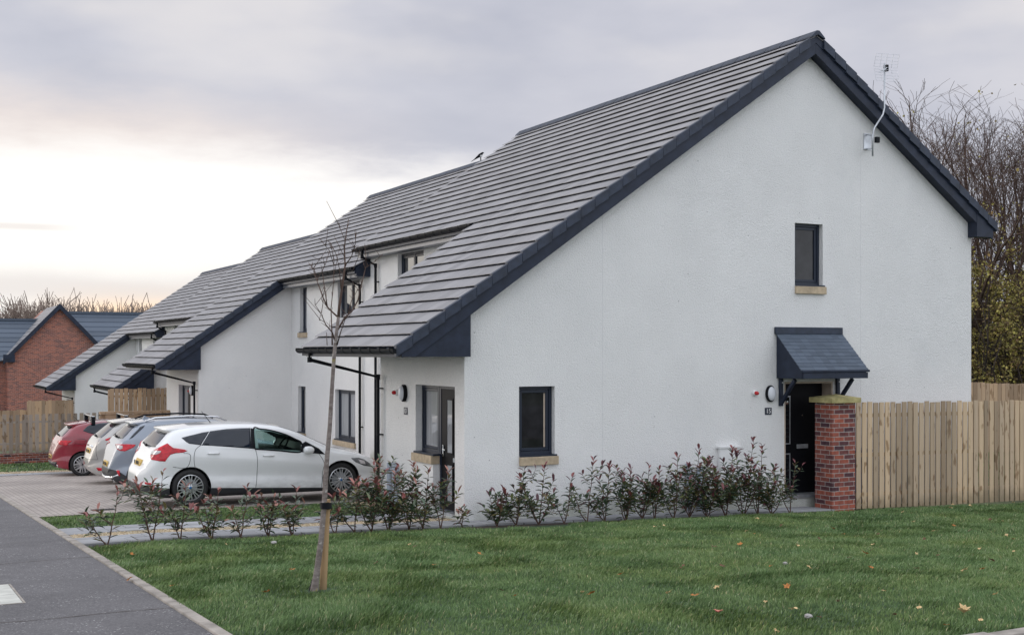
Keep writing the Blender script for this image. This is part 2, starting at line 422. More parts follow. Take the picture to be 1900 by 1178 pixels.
def obj(name, mb, m, parent=None, smooth_=False, loc=None, recalc=True, bevel=0., local=False):
    me = bpy.data.meshes.new(name)
    off = Vector((0, 0, 0)) if (parent is None or local) else origin_of(parent)
    if loc is not None: off = Vector(loc)
    me.from_pydata([(v[0] - off.x, v[1] - off.y, v[2] - off.z) for v in mb.v], [], mb.f)
    if recalc or bevel:
        bm = bmesh.new(); bm.from_mesh(me)
        bmesh.ops.delete(bm, geom=[q for q in bm.verts if not q.link_faces], context='VERTS')
        if recalc: bmesh.ops.recalc_face_normals(bm, faces=bm.faces)
        if bevel:
            bmesh.ops.bevel(bm, geom=[e for e in bm.edges if len(e.link_faces) == 2 and e.calc_face_angle(0) > .6], offset=bevel, segments=2, affect='EDGES', profile=.6)
        bm.to_mesh(me); bm.free()
    if smooth_: me.polygons.foreach_set('use_smooth', [True] * len(me.polygons))
    me.materials.append(M[m] if isinstance(m, str) else m)
    o = bpy.data.objects.new(name, me); COL.objects.link(o)
    if parent is not None: o.parent = parent
    elif loc is not None: o.location = loc
    return o

def tag(o, label=None, cat=None, group=None, kind=None):
    if label: o['label'] = label
    if cat: o['category'] = cat
    if group: o['group'] = group
    if kind: o['kind'] = kind
    return o

def thing(name, label, cat, loc, group=None):
    o = bpy.data.objects.new(name, None); o.empty_display_size = .2; COL.objects.link(o); o.location = loc
    return tag(o, label, cat, group)

def copy_tree(o, parent=None):
    c = o.copy(); COL.objects.link(c)
    if parent is not None: c.parent = parent
    for ch in list(o.children): copy_tree(ch, c)
    return c

def sheet(name, x0, x1, y0, y1, dz, m, step=1., thick=.0, label=None):
    nx = max(1, int(round((x1 - x0) / step))); ny = max(1, int(round((y1 - y0) / step)))
    mb = MB(); vs = []
    for j in range(ny + 1):
        for i in range(nx + 1):
            x = x0 + (x1 - x0) * i / nx; y = y0 + (y1 - y0) * j / ny
            vs.append((x, y, h(x, y) + dz))
    fs = [(j * (nx + 1) + i, j * (nx + 1) + i + 1, (j + 1) * (nx + 1) + i + 1, (j + 1) * (nx + 1) + i) for j in range(ny) for i in range(nx)]
    mb.add(vs, fs)
    o = obj(name, mb, m, recalc=False)
    if thick: pass
    return tag(o, label, kind='structure')
# ---------------------------------------------------------------- the houses
SL = .695; XR = 15.4; ZA = 8.5; XE = 7.08; NC = 30; DX = (XR - XE) / NC; NCAT = 13; XM = XE + NCAT * DX; NB = 17; XB = XR + NB * DX
XW, XW2, XWB = 8.33, 11.1, 19.7
def zr(x): return ZA - SL * abs(x - XR)

def cut(o, mb):
    c = obj('cutter', mb, 'wall'); bpy.context.view_layer.update()
    md = o.modifiers.new('b', 'BOOLEAN'); md.operation = 'DIFFERENCE'; md.solver = 'EXACT'; md.use_self = True; md.object = c
    dg = bpy.context.evaluated_depsgraph_get()
    me = bpy.data.meshes.new_from_object(o.evaluated_get(dg)); o.modifiers.clear(); o.data = me
    bpy.data.objects.remove(c)

def bx(mb, axis, w, a0, a1, d0, d1, z0, z1):
    if axis == 'Y': mb.box(a0, a1, w + d0, w + d1, z0, z1)
    else: mb.box(w + d0, w + d1, a0, a1, z0, z1)
    return mb

def ring(mb, axis, w, a, b, d0, d1, lo, hi, t):
    bx(mb, axis, w, a, a + t, d0, d1, lo, hi); bx(mb, axis, w, b - t, b, d0, d1, lo, hi)
    bx(mb, axis, w, a + t, b - t, d0, d1, lo, lo + t); bx(mb, axis, w, a + t, b - t, d0, d1, hi - t, hi); return mb

def window(par, axis, w, a, b, lo, hi, mull=(), pane='glass', sill=True, dep=.1):
    f = obj('window', ring(MB(), axis, w, a, b, dep, dep + .06, lo, hi, .055), 'frame', par, bevel=.004)
    edges = [a + .05] + list(mull) + [b - .05]
    cs = MB()
    for m_ in mull: bx(cs, axis, w, m_ - .03, m_ + .03, dep, dep + .06, lo + .05, hi - .05)
    for i in range(len(edges) - 1):
        ring(cs, axis, w, edges[i] + .012, edges[i + 1] - .012, dep + .012, dep + .055, lo + .06, hi - .06, .05)
    obj('casement', cs, 'frame', f, bevel=.004)
    obj('pane', bx(MB(), axis, w, a + .1, b - .1, dep + .035, dep + .045, lo + .1, hi - .1), pane, f)
    if sill:
        obj('sill_flashing', bx(MB(), axis, w, a + .004, b + .03, -.03, dep + .03, lo - .025, lo + .003), 'frame', f)
        obj('sill', bx(MB(), axis, w, a - (.0 if axis == 'Y' else .05), b + (.05 if axis == 'Y' else .09), -.055, .08, lo - .165, lo - .027), 'stone', f, bevel=.008)
    return f

def tiles(mb, xe, sgn, i0, i1, y0, y1, rnd):
    """real tiles, course by course; sgn=+1 rises with x"""
    for i in range(i0, i1):
        xl = xe + sgn * i * DX; xu = xl + sgn * (DX + .012)
        if i == i1 - 1 and i1 in (NC, NB): xu = xl + sgn * DX * .97
        y = y0 - (.165 if i % 2 else 0)
        while y < y1 - .01:
            a = max(y, y0); b = min(y + .33, y1); y += .33
            j = rnd.uniform(-.002, .003); k = rnd.uniform(-.002, .002)
            zl = zr(xl) + .057 + j; zu = zr(xu) + .014
            a += .002; b -= .002
            vs = [(xl, a, zl + k), (xl, b, zl - k), (xu, b, zu), (xu, a, zu), (xl, a, zl - .011 + k), (xl, b, zl - .011 - k), (xu, b, zu - .022), (xu, a, zu - .022)]
            mb.add(vs, [(0, 1, 2, 3), (7, 6, 5, 4), (0, 4, 5, 1), (1, 5, 6, 2), (2, 6, 7, 3), (3, 7, 4, 0)])

def half_gutter(mb, x, z, y0, y1, r=.072):
    n = 10; prof = []
    for k in range(n + 1):
        a = math.pi + math.pi * k / n; prof.append((x + r * math.cos(a), z + r * math.sin(a)))
    for k in range(n, -1, -1):
        a = math.pi + math.pi * k / n; prof.append((x + (r - .006) * math.cos(a), z + (r - .006) * math.sin(a)))
    m = len(prof); vs = [(p[0], y0, p[1]) for p in prof] + [(p[0], y1, p[1]) for p in prof]
    mb.add(vs, [(i, (i + 1) % m, (i + 1) % m + m, i + m) for i in range(m)])
    for ye, s in ((y0, 1), (y1, -1)):   # stop ends
        mb.prism([(x + r * math.cos(math.pi + math.pi * k / n), z + r * math.sin(math.pi + math.pi * k / n)) for k in range(n + 1)], 'y', ye, ye + s * .006)
    y = y0 + .12
    while y < y1:
        pr = [(x + (r + .008) * math.cos(math.pi + math.pi * k / n), z + .006 + (r + .012) * math.sin(math.pi + math.pi * k / n)) for k in range(n + 1)]
        mb.prism(pr + [(x + r + .03, z + .01), (x + r + .03, z + .02), (x - r - .008, z + .02)], 'y', y, y + .03); y += .42

def verge(par_roof, y_edge, xs, s, z0):
    """dry-verge caps along a slope; y_edge = outer face, s = which way the roof lies (+1: roof at larger y)"""
    mb = MB()
    for a, b in xs:
        n = max(1, int(round(abs(b - a) / DX)))
        for i in range(n):
            x0 = a + (b - a) * i / n; x1 = a + (b - a) * (i + .985) / n
            d0, d1 = .079, .053                       # steps like the tiles
            if zr(x0) > zr(x1): d0, d1 = d1, d0
            ya, yb = y_edge - s * .03, y_edge + s * .07
            if s < 0: ya, yb = yb, ya
            top0, top1, bt = zr(x0) + z0 + d0, zr(x1) + z0 + d1, .175
            vs = [(x0, ya, top0), (x0, yb, top0), (x1, yb, top1), (x1, ya, top1), (x0, ya, top0 - bt), (x0, yb, top0 - bt), (x1, yb, top1 - bt), (x1, ya, top1 - bt)]
            mb.add(vs, [(0, 1, 2, 3), (7, 6, 5, 4), (0, 4, 5, 1), (1, 5, 6, 2), (2, 6, 7, 3), (3, 7, 4, 0)])
    return obj('verge_cap', mb, 'navy2', par_roof, bevel=.006)

def barge(par, y0, y1, segs, z0, drop=.33, sof=.30):
    mb = MB(); sb = MB(); dy = .025 if y1 > y0 else -.025
    for a, b in segs:
        if a < XE + .3:      # foot of the catslide: cut level with the soffit
            q = XR - (ZA - drop - 2.598) / SL; q2 = XR - (ZA - sof - 2.64) / SL
            mb.prism([(a, zr(a) + z0 - .02), (b, zr(b) + z0 - .02), (b, zr(b) + z0 - drop), (q, 2.598 + z0), (a, 2.598 + z0)], 'y', y0, y0 + dy)
            sb.prism([(q2, zr(q2) + z0 - sof + .02), (b, zr(b) + z0 - sof + .02), (b, zr(b) + z0 - sof), (q2, zr(q2) + z0 - sof)], 'y', y0 + dy, y1); continue
        mb.prism([(a, zr(a) + z0 - .02), (b, zr(b) + z0 - .02), (b, zr(b) + z0 - drop), (a, zr(a) + z0 - drop)], 'y', y0, y0 + dy)
        sb.prism([(a, zr(a) + z0 - sof + .02), (b, zr(b) + z0 - sof + .02), (b, zr(b) + z0 - sof), (a, zr(a) + z0 - sof)], 'y', y0 + dy, y1)
    obj('bargeboard', mb, 'navy', par, bevel=.004); obj('verge_soffit', sb, 'navy', par)

def pipe(par, pts, brackets, r=.034):
    mb = MB().tube(pts, r, 10)
    for p in pts[1:-1]: mb.tube([(p[0], p[1], p[2] + .05), (p[0], p[1], p[2] - .05)], r + .008, 10)
    for (x, y, z) in brackets:
        mb.box(x - .02, x + .09, y - .05, y + .05, z - .012, z + .012)
    return obj('downpipe', mb, 'black', par, smooth_=False)

def front_door(par, y, z, x=XW):
    """black front door with a glazed sidelight, in a wall that faces -x; y = near jamb"""
    d = obj('door', bx(MB(), 'X', x, y + .06, y + .80, .13, .175, z + .04, z + 2.06), 'door', par, bevel=.004)
    f = MB(); ring(f, 'X', x, y, y + .86, .12, .19, z + .0, z + 2.11, .055)
    obj('door_frame', f, 'frame', d, bevel=.004)
    g = MB(); 
    bx(g, 'X', x, y + .36, y + .56, .122, .129, z + 1.0, z + 1.88); bx(g, 'X', x, y + .36, y + .56, .122, .129, z + .2, z + .80)
    obj('door_glass', g, 'curtain', d)
    t = MB(); ring(t, 'X', x, y + .33, y + .59, .115, .128, z + .97, z + 1.91, .035); ring(t, 'X', x, y + .33, y + .59, .115, .128, z + .17, z + .83, .035)
    obj('glazing_bead', t, 'door', d, bevel=.004)
    hd = MB().bar((x + .10, y + .70, z + 1.04), (x + .10, y + .60, z + 1.04), .022, .022).box(x + .105, x + .13, y + .685, y + .725, z + .93, z + 1.12)
    obj('handle', hd, 'chrome', d, bevel=.003)
    obj('letter_plate', bx(MB(), 'X', x, y + .10, y + .33, .12, .129, z + .86, z + .93), 'chrome', d)
    obj('threshold', bx(MB(), 'X', x, y + .0, y + .86, .02, .19, z - .02, z + .035), 'steel', d)
    window(par, 'X', x, y + .87, y + 1.61, z + .96, z + 2.11, pane='curtain', sill=False, dep=.12)
    obj('sidelight_flashing', bx(MB(), 'X', x, y + .80, y + 1.64, -.03, .14, z + .935, z + .963), 'frame', par)
    obj('sidelight_sill', bx(MB(), 'X', x, y + .84, y + 1.70, -.05, .11, z + .79, z + .93), 'stone', par, bevel=.008)

def door_cut(mb, y, z, x=XW):
    mb.box(x - .2, x + .2, y, y + .87, z - .02, z + 2.11); mb.box(x - .2, x + .2, y + .86, y + 1.61, z + .93, z + 2.11)

def house(label, y0, z0, near):
    """one dwelling of the terrace: near=True has the long gable with the catslide towards the camera"""
    rnd = random.Random(int(y0 * 10))
    t = thing('white_house', label, 'house', (XR, y0, z0), 'white semi-detached houses')
    Z = lambda v: v + z0
    if near:
        ym0, ym1 = y0 - .25, y0 + 11.35; yc0, yc1 = y0 - .25, y0 + 4.5; wy0, wy1 = y0, y0 + 11.35; wc0, wc1 = y0, y0 + 3.63
    else:
        ym0, ym1 = y0, y0 + 11.15; yc0, yc1 = y0 + 6.3, y0 + 11.15; wy0, wy1 = y0, y0 + 10.9; wc0, wc1 = y0 + 6.55, y0 + 10.0
    dr = .14
    pc = [(XW, Z(-1.2)), (XWB, Z(-1.2)), (XWB, Z(zr(XWB) - dr)), (XR, Z(ZA - dr)), (XW, Z(zr(XW) - dr))]
    pm = [(XW2, Z(-1.2)), (XWB, Z(-1.2)), (XWB, Z(zr(XWB) - dr)), (XR, Z(ZA - dr)), (XW2, Z(zr(XW2) - dr))]
    wl = MB(); cb = MB()
    if near:
        wl.prism(pc, 'y', wc0, wc1); wl2 = MB().prism(pm, 'y', wc1, wy1)
        cb.box(9.315, 9.985, y0 - .2, y0 + .25, Z(.985), Z(2.11)); cb.box(15.10, 15.775, y0 - .2, y0 + .25, Z(3.915), Z(5.06))
        cb.box(14.85, 16.02, y0 - .2, y0 + .30, Z(-.02), Z(2.12)); door_cut(cb, y0 + .36, z0)
        w = obj('wall', wl, 'wall', t); cut(w, cb)
        wb = obj('wall', wl2, 'wall', t)
        cut(wb, MB().box(XW2 - .2, XW2 + .3, y0 + 7.98, y0 + 9.53, Z(4.0), Z(5.0)))
        for xj in (10.917, 16.722): obj('movement_joint', MB().box(xj - .005, xj + .005, y0 - .004, y0 + .01, Z(-.3), Z(zr(xj) - .3)), 'white_plastic', w)
        window(t, 'Y', y0, 9.315, 9.985, Z(.985), Z(2.11), pane='glass_dim'); window(t, 'Y', y0, 15.10, 15.775, Z(3.915), Z(5.06), pane='glass_dim')
        obj('window_blind', MB().box(9.845, 9.878, y0 + .132, y0 + .134, Z(1.10), Z(1.99)), 'cream', t)
        window(t, 'X', XW2, y0 + 7.98, y0 + 9.53, Z(4.0), Z(5.0), mull=(y0 + 8.76,), sill=False)
        front_door(t, y0 + .36, z0); side_door(t, y0, z0); door_canopy(t, y0, z0)
    else:
        w = obj('wall', MB().prism(pm, 'y', wy0, wc0), 'wall', t)
        cb.box(XW2 - .2, XW2 + .3, y0 + .75, y0 + 2.43, Z(4.03), Z(5.0)); cb.box(XW2 - .2, XW2 + .3, y0 + 5.08, y0 + 5.72, Z(3.70), Z(5.0))
        cb.box(XW2 - .2, XW2 + .3, y0 + 1.08, y0 + 2.63, Z(.77), Z(2.11)); cb.box(XW2 - .2, XW2 + .3, y0 + 5.2, y0 + 5.9, Z(.77), Z(2.11)); cut(w, cb)
        wb = obj('wall', MB().prism(pc, 'y', wc0, wy1), 'wall', t); c2 = MB(); door_cut(c2, y0 + 7.55, z0); cut(wb, c2)
        window(t, 'X', XW2, y0 + .75, y0 + 2.43, Z(4.03), Z(5.0), mull=(y0 + 1.59,), sill=False)
        window(t, 'X', XW2, y0 + 5.08, y0 + 5.72, Z(3.70), Z(5.0), pane='curtain')
        window(t, 'X', XW2, y0 + 1.08, y0 + 2.63, Z(.77), Z(2.11), mull=(y0 + 1.85,), pane='curtain')
        window(t, 'X', XW2, y0 + 5.2, y0 + 5.9, Z(.77), Z(2.11))
        front_door(t, y0 + 7.55, z0)
    # roof: slab, real tiles, ridge
    th = .13
    rs = MB().prism([(XM, Z(zr(XM) + .008)), (XR, Z(ZA + .008)), (XB - .02, Z(zr(XB - .02) + .008)), (XB - .02, Z(zr(XB - .02) - th)), (XR, Z(ZA - th)), (XM, Z(zr(XM) - th))], 'y', ym0 + .01, ym1 - .01)
    rs.prism([(XE + .02, Z(zr(XE + .02) + .008)), (XM - .001, Z(zr(XM) + .008)), (XM - .001, Z(zr(XM) - th)), (XE + .02, Z(zr(XE + .02) - th))], 'y', yc0 + .01, yc1 - .01)
    roof = obj('roof', rs, 'navy', t)
    tm = MB(); tiles(tm, XE, 1, 0, NCAT, yc0, yc1, rnd); tiles(tm, XE, 1, NCAT, NC, ym0, ym1, rnd)
    tm.v = [(x, y, z + z0) for x, y, z in tm.v]
    obj('roof_tiles', tm, 'tile', roof, recalc=False)
    tb = MB(); tiles(tb, XB, -1, 0, NB, ym0, ym1, rnd); tb.v = [(x, y, z + z0) for x, y, z in tb.v]
    obj('roof_tiles', tb, 'tile', roof)
    rg = MB(); y = ym0 - (.05 if near else 0)
    while y < ym1 - .02:
        b = min(y + .44, ym1); k = rnd.uniform(0, .004)
        po = [(XR - .17, Z(ZA - .06)), (XR - .16, Z(ZA - .03)), (XR - .03, Z(ZA + .085 + k)), (XR + .03, Z(ZA + .085 + k)), (XR + .16, Z(ZA - .03)), (XR + .17, Z(ZA - .06)), (XR, Z(ZA + .01))]
        rg.prism(po, 'y', y, b - .006); y += .45
    obj('ridge_tiles', rg, 'navy2', roof, bevel=.004)
    if near:
        verge(roof, ym0, [(XE - .03, XR - .16)], 1, z0); verge(roof, ym0, [(XB + .03, XR + .16)], 1, z0)
        barge(t, ym0 + .02, y0, [(XE + .08, XR), (XR, XB - .06)], z0)
        eb = MB().prism([(XWB - .10, Z(4.98)), (XB - .05, Z(4.98)), (XB - .05, Z(zr(XB - .05) - .03)), (XWB - .10, Z(zr(XWB - .10) - .03))], 'y', ym0 + .012, y0)
        obj('eaves_box', eb, 'navy', t, bevel=.004)
    else:
        verge(roof, yc0, [(XE - .03, XM)], 1, z0); barge(t, yc0 + .02, wc0, [(XE + .08, XM + .3)], z0)
        barge(t, ym1 - .02, wy1, [(XE + .08, XR), (XR, XB - .06)], z0)
        obj('eaves_box', MB().prism([(XM + .04, Z(zr(XM) - .20)), (XW2 + .02, Z(zr(XM) - .20)), (XW2 + .02, Z(zr(XW2) - .02)), (XM + .04, Z(zr(XM + .04) - .03))], 'y', ym0 - .02, ym0 + .14), 'navy', t, bevel=.004)
    # catslide eaves: side panel, soffit, fascia, gutter
    pz = 2.60
    yp = y0 if near else wc0
    obj('eaves_panel', MB().prism([(XE + .10, Z(pz)), (XW + .02, Z(pz)), (XW + .02, Z(zr(XW) - .05)), (XE + .10, Z(zr(XE + .10) - .05))], 'y', yc0 + .06, yp - .003), 'navy', t)
    obj('eaves_soffit', MB().box(XE + .12, XW - .002, yp - .01, yc1 - .05, Z(pz) + .004, Z(pz) + .02), 'navy', t)
    obj('fascia', MB().box(XE + .085, XE + .11, yc0 + .05, yc1 - .05, Z(pz - .01), Z(zr(XE + .1) - .02)), 'fascia', t)
    g = MB(); half_gutter(g, XE - .02, Z(zr(XE) + .005), yc0 - .02, yc1 + .05); obj('gutter', g, 'black', t)
    # main eaves
    ya, yb = (yc1, ym1) if near else (ym0, yc0)
    ez = zr(XM)
    obj('fascia', MB().box(XM + .075, XM + .10, ya + .02, yb - .02, Z(ez - .22), Z(ez - .01)), 'fascia', t)
    obj('eaves_soffit', MB().box(XM + .10, XW2 + .01, ya + .02, yb - .02, Z(ez - .215), Z(ez - .2)), 'fascia', t)
    g = MB(); half_gutter(g, XM - .03, Z(ez + .005), ya + .01, yb - .02); obj('gutter', g, 'black', t)
    # back eaves
    obj('fascia', MB().box(XB - .10, XB - .075, ym0 + .05, ym1 - .05, Z(zr(XB) - .2), Z(zr(XB) + .02)), 'navy', t)
    if near:
        yq = yc1 - .55
        pipe(t, [(XE - .01, yq, Z(zr(XE) - .05)), (XE - .01, yq, Z(2.53)), (XW - .09, y0 + 3.52, Z(2.21)), (XW - .09, y0 + 3.52, Z(-.2))], [(XW - .09, y0 + 3.52, Z(2.0)), (XW - .09, y0 + 3.52, Z(1.15))])
        yq = y0 + 10.78
        pipe(t, [(XM - .02, yq, Z(ez - .05)), (XM - .02, yq, Z(ez - .22)), (XW2 - .08, yq, Z(ez - .42)), (XW2 - .08, yq, Z(-.3))], [(XW2 - .08, yq, Z(4.4)), (XW2 - .08, yq, Z(2.6)), (XW2 - .08, yq, Z(1.2))])
    else:
        yq = yc0 + .5
        pipe(t, [(XE - .01, yq, Z(zr(XE) - .05)), (XE - .01, yq, Z(2.53)), (XW - .09, yq - .1, Z(2.21)), (XW - .09, yq - .1, Z(-.2))], [(XW - .09, yq - .1, Z(2.0)), (XW - .09, yq - .1, Z(1.15))])
        yq = y0 + .53
        pipe(t, [(XM - .02, yq + .1, Z(ez - .05)), (XM - .02, yq + .1, Z(ez - .22)), (XW2 - .08, yq, Z(ez - .42)), (XW2 - .08, yq, Z(-.3))], [(XW2 - .08, yq, Z(4.4)), (XW2 - .08, yq, Z(2.6)), (XW2 - .08, yq, Z(1.2))])
    return t

def side_door(t, y0, z0):
    """black door deep in a cream lined opening of the gable"""
    Z = lambda v: v + z0
    obj('door_lining', MB().box(15.985, 16.018, y0 - .004, y0 + .295, Z(-.02), Z(2.118)).box(14.852, 15.985, y0 - .004, y0 + .295, Z(2.085), Z(2.118)).box(14.852, 14.875, y0 - .004, y0 + .295, Z(-.02), Z(2.085)), 'cream', t)
    d = obj('door', MB().box(14.88, 15.95, y0 + .22, y0 + .27, Z(.03), Z(2.08)), 'door', t, bevel=.004)
    tr = MB()
    for zl, zh in ((.95, 1.85), (.12, .78)): ring(tr, 'Y', y0, 14.98, 15.17, .205, .219, Z(zl), Z(zh), .02)
    obj('glazing_trim', tr, 'steel', d)
    obj('door_glass', MB().box(15.0, 15.15, y0 + .209, y0 + .217, Z(.97), Z(1.83)).box(15.0, 15.15, y0 + .209, y0 + .217, Z(.14), Z(.76)), 'glass', d)
    obj('letter_plate', MB().box(15.33, 15.60, y0 + .205, y0 + .219, Z(.86), Z(.94)), 'steel', d, bevel=.005)
    obj('knocker', MB().lathe([(0, 0), (.035, .0), (.035, .02), (0, .025)], (15.085, y0 + .205, Z(1.72)), (0, -1, 0), 16), 'chrome', d)
    obj('spy_hole', MB().lathe([(0, 0), (.014, .0), (.014, .012), (0, .014)], (15.46, y0 + .219, Z(1.48)), (0, -1, 0), 12), 'chrome', d)
    obj('handle', MB().bar((15.0, y0 + .17, Z(1.03)), (14.88, y0 + .17, Z(1.03)), .02, .02).box(14.985, 15.015, y0 + .17, y0 + .22, Z(.94), Z(1.10)), 'chrome', d)
    obj('threshold', MB().box(14.86, 15.98, y0 - .03, y0 + .27, Z(-.03), Z(.028)), 'steel', d)

def door_canopy(t, y0, z0):
    Z = lambda v: v + z0
    x0, x1 = 14.66, 16.20; zt, zb, yf = 3.03, 2.33, y0 - .72
    sl = MB(); n = 11
    for i in range(n):
        a, b = i / n, (i + 1.08) / n
        ya, za = yf + (y0 - yf) * a, zb + (zt - zb) * a; yb, zb_ = yf + (y0 - yf) * min(b, 1), zb + (zt - zb) * min(b, 1)
        x = x0 - .03
        while x < x1 + .03:
            xe = min(x + .16, x1 + .03); k = random.uniform(0, .004)
            sl.add([(x, ya, Z(za + .02 + k)), (xe - .002, ya, Z(za + .02 + k)), (xe - .002, yb, Z(zb_ + .008)), (x, yb, Z(zb_ + .008)), (x, ya, Z(za + k)), (xe - .002, ya, Z(za + k)), (xe - .002, yb, Z(zb_ - .01)), (x, yb, Z(zb_ - .01))],
                   [(0, 1, 2, 3), (7, 6, 5, 4), (0, 4, 5, 1), (1, 5, 6, 2), (2, 6, 7, 3), (3, 7, 4, 0)]); x = xe
    c = obj('door_canopy', MB().prism([(y0 - .004, Z(2.19)), (y0 - .004, Z(zt - .02)), (yf + .02, Z(zb - .02)), (yf + .02, Z(2.19))], 'x', x0, x1), 'navy', t, bevel=.012)
    obj('canopy_slates', sl, 'tile_blue', c)
    obj('canopy_flashing', MB().box(x0 - .05, x1 + .02, y0 - .06, y0 - .003, Z(3.0), Z(3.13)), 'navy2', c, bevel=.01)
    obj('canopy_fascia', MB().box(x0 + .01, x1 + .005, yf - .012, yf + .019, Z(2.19), Z(2.30)).box(x0 - .03, x1 + .035, yf - .03, yf + .02, Z(2.305), Z(2.345)), 'navy', c, bevel=.008)
    for xa in (x0 + .05, x1 - .12):
        br = MB().box(xa, xa + .07, y0 - .06, y0 - .003, Z(1.68), Z(2.188)).bar((xa + .035, y0 - .05, Z(1.74)), (xa + .035, y0 - .42, Z(2.17)), .06, .06, (1, 0, 0))
        b = obj('bracket', br, 'navy', c, bevel=.004)
        for zz in (1.76, 2.11): obj('bolt', MB().lathe([(0, 0), (.012, 0), (.012, .006), (0, .008)], (xa + .045, y0 - .06, Z(zz)), (0, -1, 0), 10), 'white_plastic', b)

def build_houses():
    a1 = house('nearest white roughcast house with a big gable, door canopy and long sloping roof', 17.5, 0., True)
    a2 = house('white house with narrow windows behind the parked cars, joined to the big gabled one', 28.85, -.46, False)
    for src, lab in ((a1, 'mostly hidden white house down the slope, its low eaves above the tall plank fence'),
                     (a2, 'farthest white house of the row, its low eaves before the red brick gable')):
        c = copy_tree(src); c.location = src.location + Vector((0, 24.5, -1.3)); c['label'] = lab

def text_mesh(name, txt, size, depth, m, parent, mtx):
    cu = bpy.data.curves.new(name, 'FONT'); cu.body = txt; cu.size = size; cu.extrude = depth; cu.align_x = 'CENTER'; cu.align_y = 'CENTER'
    o = bpy.data.objects.new(name, cu); COL.objects.link(o); bpy.context.view_layer.update()
    me = bpy.data.meshes.new_from_object(o.evaluated_get(bpy.context.evaluated_depsgraph_get())); bpy.data.objects.remove(o)
    me.name = name; me.transform(mtx); me.materials.clear(); me.materials.append(M[m])
    r = bpy.data.objects.new(name, me); COL.objects.link(r); r.parent = parent; return r

def wall_frame(axis):
    """local frame: x along wall, y up, z out of wall"""
    if axis == 'Y': return Matrix(((1, 0, 0), (0, 0, -1), (0, 1, 0)))
    return Matrix(((0, 0, -1), (-1, 0, 0), (0, 1, 0)))

